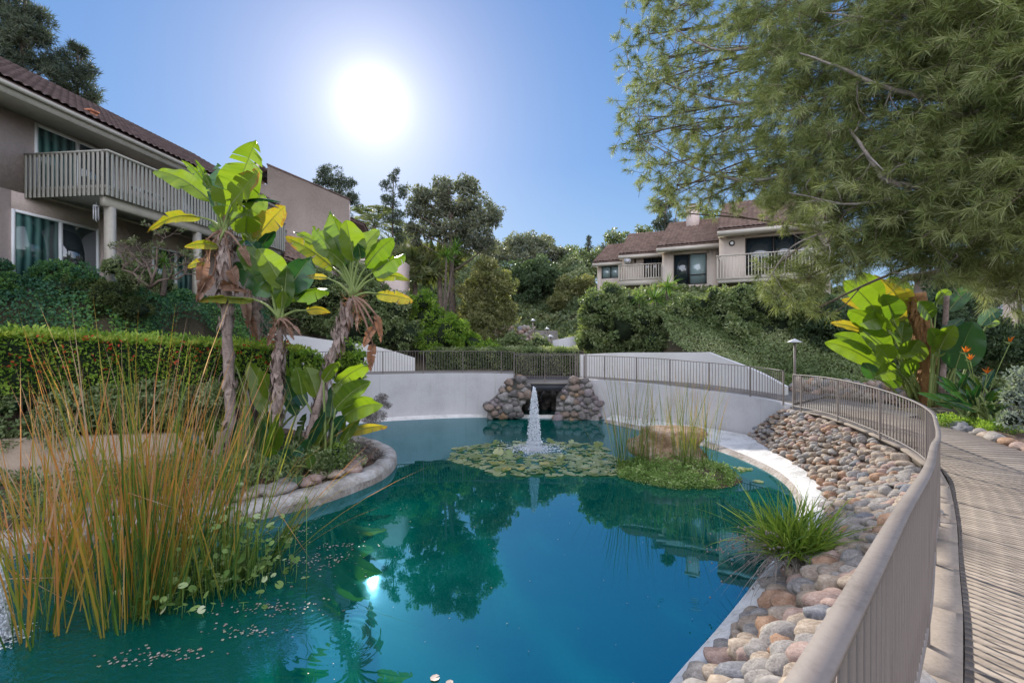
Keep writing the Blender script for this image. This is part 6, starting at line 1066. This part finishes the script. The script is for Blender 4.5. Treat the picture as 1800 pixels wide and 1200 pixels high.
bowl = MB(); q = Wp(1783, 765, 11.6); bowl.tube([q-[0, 0, .09], q-[0, 0, .02], q+[0, 0, .02]], [.12, .2, .21], 16); tag(bowl.build('blue_bowl', M['blueglaze'], origin=q), 'small bright blue bowl on the mulch at the right edge', 'bowl')

# ------------------------------------------------------------------ the great pine overhanging from the right
def big_pine():
    base = np.array([14.6, 11.4, 1.4]); r_ = thing('pine_tree', 'huge long-needled pine whose boughs fill the upper right of the photo', 'pine tree', base); tb = MB(); trunk = catmull([base, base+[.1, 0, 3], base+[-.3, .3, 7], base+[-.1, .6, 11], base+[.2, .6, 15]], 40); tb.tube(trunk, np.linspace(.42, .14, 40), 12); tb.build('trunk', M['bark'], r_, smooth=True)
    # boughs: (photo px of the end, distance, spread of the sprays, sprays)
    B = []
    far = [(1140, 60, 12.5, 60), (1180, 20, 12, 60), (1135, 150, 12.2, 60), (1120, 215, 12, 48), (1110, 240, 12, 34), (1160, 290, 11.6, 60), (1190, 325, 11.4, 46), (1230, 150, 12, 80), (1250, 240, 11.8, 80), (1260, 60, 12, 75), (1270, 305, 11.4, 60), (1320, 325, 11, 54), (1330, 200, 11, 80), (1340, 300, 10.8, 75), (1350, 90, 11, 80), (1400, 350, 10.6, 56), (1180, 230, 12, 60), (1205, 375, 11.6, 18), (1240, 350, 11.4, 30), (1290, 20, 11.6, 60), (1145, -20, 12.3, 50), (1210, -40, 12, 60), (1175, 100, 12.2, 60), (1155, 350, 11.6, 22)]
    near = [(1420, 180, 8.4, 90), (1440, 60, 8.6, 90), (1500, 260, 8, 90), (1480, 370, 8, 80), (1560, 120, 7.6, 100), (1600, 320, 7.4, 100), (1640, 220, 7.2, 100), (1560, 395, 7.6, 72), (1460, 440, 8.4, 56), (1640, 395, 7.2, 78), (1700, 100, 6.8, 100), (1720, 330, 6.8, 100), (1740, 420, 7, 66), (1790, 220, 6.4, 110), (1800, 380, 6.6, 90), (1780, 40, 6.4, 110), (1620, 20, 7.2, 100), (1520, -10, 8, 90), (1360, 30, 9.5, 80), (1390, 510, 8.8, 40), (1360, 470, 9, 30), (1420, 490, 8.6, 36), (1380, 130, 9.2, 80), (1400, 300, 9.2, 70), (1510, 450, 7.9, 38), (1600, 455, 7.4, 38), (1680, 460, 7.0, 42), (1440, 540, 8.7, 16), (1450, 290, 8.8, 80), (1690, 20, 6.9, 100), (1850, 320, 6.2, 110), (1795, 490, 6.9, 34), (1735, 488, 7.1, 34), (1770, 520, 7.1, 22), (1850, 120, 6, 110), (1860, 430, 6.4, 66)]
    nd, brn = MB(), MB(); SP = []; 
    for lst, isnear in ((far, 0), (near, 1)):
        for px, py, Y, sp in lst:
            c = Wp(px, py, Y); rr = sp/F*Y; z0 = np.clip(c[2]+(random.uniform(-2.2, 3.6) if py < 400 else random.uniform(2.0, 4.5)), base[2]+2.6, base[2]+14); k_ = int(np.argmin(np.abs(trunk[:, 2]-z0))); s = trunk[k_]; mid = s*.45+c*.55+[0, 0, .35+random.uniform(-.2, .3)]
            bough = catmull([s, s*.75+mid*.25+[0, 0, .12], mid, mid*.4+c*.6+[0, 0, .1], c], 20); tb2 = MB(); r0 = .06 if isnear else .045; tb2.tube(bough, np.linspace(r0, .014, 20), 6)
            n = int((46 if isnear else 44)*(sp/70)**2*(1.7 if isnear else 1.5))
            for i in range(n):
                e = c+rdir(1)[0]*rr*random.random()**.45*[1.08, .75, 1.08]; j = random.randint(14, 19); o_ = bough[j]; d0 = unit(e-o_); d = unit(unit(e-c)*.5+d0*.25+unit(c-s)*.15+np.array([0, 0, -.12])+rng.normal(size=3)*.75); L = random.uniform(.28, .5); st_ = e-d*L*.6; SP.append((st_, d, L, isnear, random.random()))
                if i % 7 == 0: tb2.tube(catmull([o_, (o_+st_)/2+rng.normal(size=3)*.06, st_], 5), np.linspace(.014, .005, 5), 4)
                tb2.tube([st_, st_+d*L], [.006, .003], 3)
            tb2.build('bough', M['twig'], r_, smooth=True)
    for pts_, r0, r1 in (([(1990, 120, 7.5), (1850, 170, 6.6), (1700, 178, 6.9), (1560, 160, 7.2), (1470, 122, 7.6), (1400, 98, 8)], .07, .012), ([(1900, 150, 6.4), (1795, 215, 6.3), (1765, 330, 6.5), (1722, 415, 6.7), (1660, 478, 6.9)], .04, .008), ([(1720, 250, 6.8), (1600, 330, 7.1), (1500, 350, 7.5), (1390, 330, 8.2)], .035, .008), ([(1840, 20, 6.4), (1700, 60, 6.8), (1560, 40, 7.3), (1440, 20, 8)], .045, .01), ([(1600, 330, 7.1), (1560, 320, 7.2), (1530, 285, 7.3), (1490, 230, 7.6)], .05, .02), ([(1480, 400, 7.8), (1400, 430, 8.3), (1350, 500, 8.6)], .02, .006), ([(1700, 178, 6.9), (1640, 250, 7.0), (1620, 330, 7.1)], .025, .006), ([(1400, 160, 10), (1300, 180, 11), (1200, 160, 11.8), (1130, 130, 12.2)], .045, .01), ([(1420, 300, 9.6), (1300, 320, 10.8), (1200, 290, 11.4), (1110, 240, 12)], .04, .008), ([(1400, 60, 10), (1280, 90, 11.2), (1200, 60, 11.9), (1150, 10, 12.3)], .04, .008)):
        lb = MB(); q_ = catmull([Wp(*a) for a in pts_], 26); q_ = q_+np.cumsum(rng.normal(size=q_.shape)*.008, 0); lb.tube(q_, np.linspace(r0, r1, 26), 7)
        for _ in range(9): j = random.randrange(4, 25); e = q_[j]+rdir(1)[0]*random.uniform(.3, .7)-[0, 0, .15]; lb.tube(catmull([q_[j], (q_[j]+e)/2+rng.normal(size=3)*.05, e], 6), np.linspace(r1*1.1, .004, 6), 5)
        lb.build('limb', M['limb'], r_, smooth=True)
    S = np.array([x[0] for x in SP]); D = np.array([x[1] for x in SP]); L = np.array([x[2] for x in SP]); NR_ = np.array([x[3] for x in SP]); vb = np.array([x[4] for x in SP]); print('sprays', len(SP))
    per = 66; idx = np.repeat(np.arange(len(SP)), per); t_ = .3+.7*rng.random(len(idx))**.5; P = S[idx]+D[idx]*(L[idx]*t_)[:, None]; A = unit(D[idx]*.72+rdir(len(idx))*.85+[0, 0, -.10]); ln = np.where(NR_[idx] > 0, .205, .16)*rng.uniform(.7, 1.25, len(idx)); wd = np.where(NR_[idx] > 0, .0048, .0068)
    v = np.clip(.12+.88*(vb[idx]*.55+rng.random(len(idx))*.45), 0, 1); deadcl = (np.sin(S[:, 0]*2.1+1)*np.sin(S[:, 2]*2.7)*np.sin(S[:, 1]*1.9) > .42) & (rng.random(len(SP)) < .75); v = np.where(deadcl[idx] | (rng.random(len(idx)) < .03), rng.random(len(idx))*.07, v)
    Bv = unit(np.cross(rdir(len(idx)), A)); w2 = wd[:, None]/2; dr = np.array([0, 0, -1.])*(ln*.10)[:, None]; m_ = P+A*ln[:, None]*.55+dr*.25; e = P+A*ln[:, None]+dr
    V = np.stack([P-Bv*w2, P+Bv*w2, m_+Bv*w2, e, m_-Bv*w2], 1).reshape(-1, 3); i0 = np.arange(len(idx))*5; nd.add(V, np.stack([i0, i0+1, i0+2, i0+3, i0+4], 1), v); nd.build('needles', M['needle'], r_)
big_pine()

for o in list(bpy.data.objects):
    if '_loc' in o: del o['_loc']
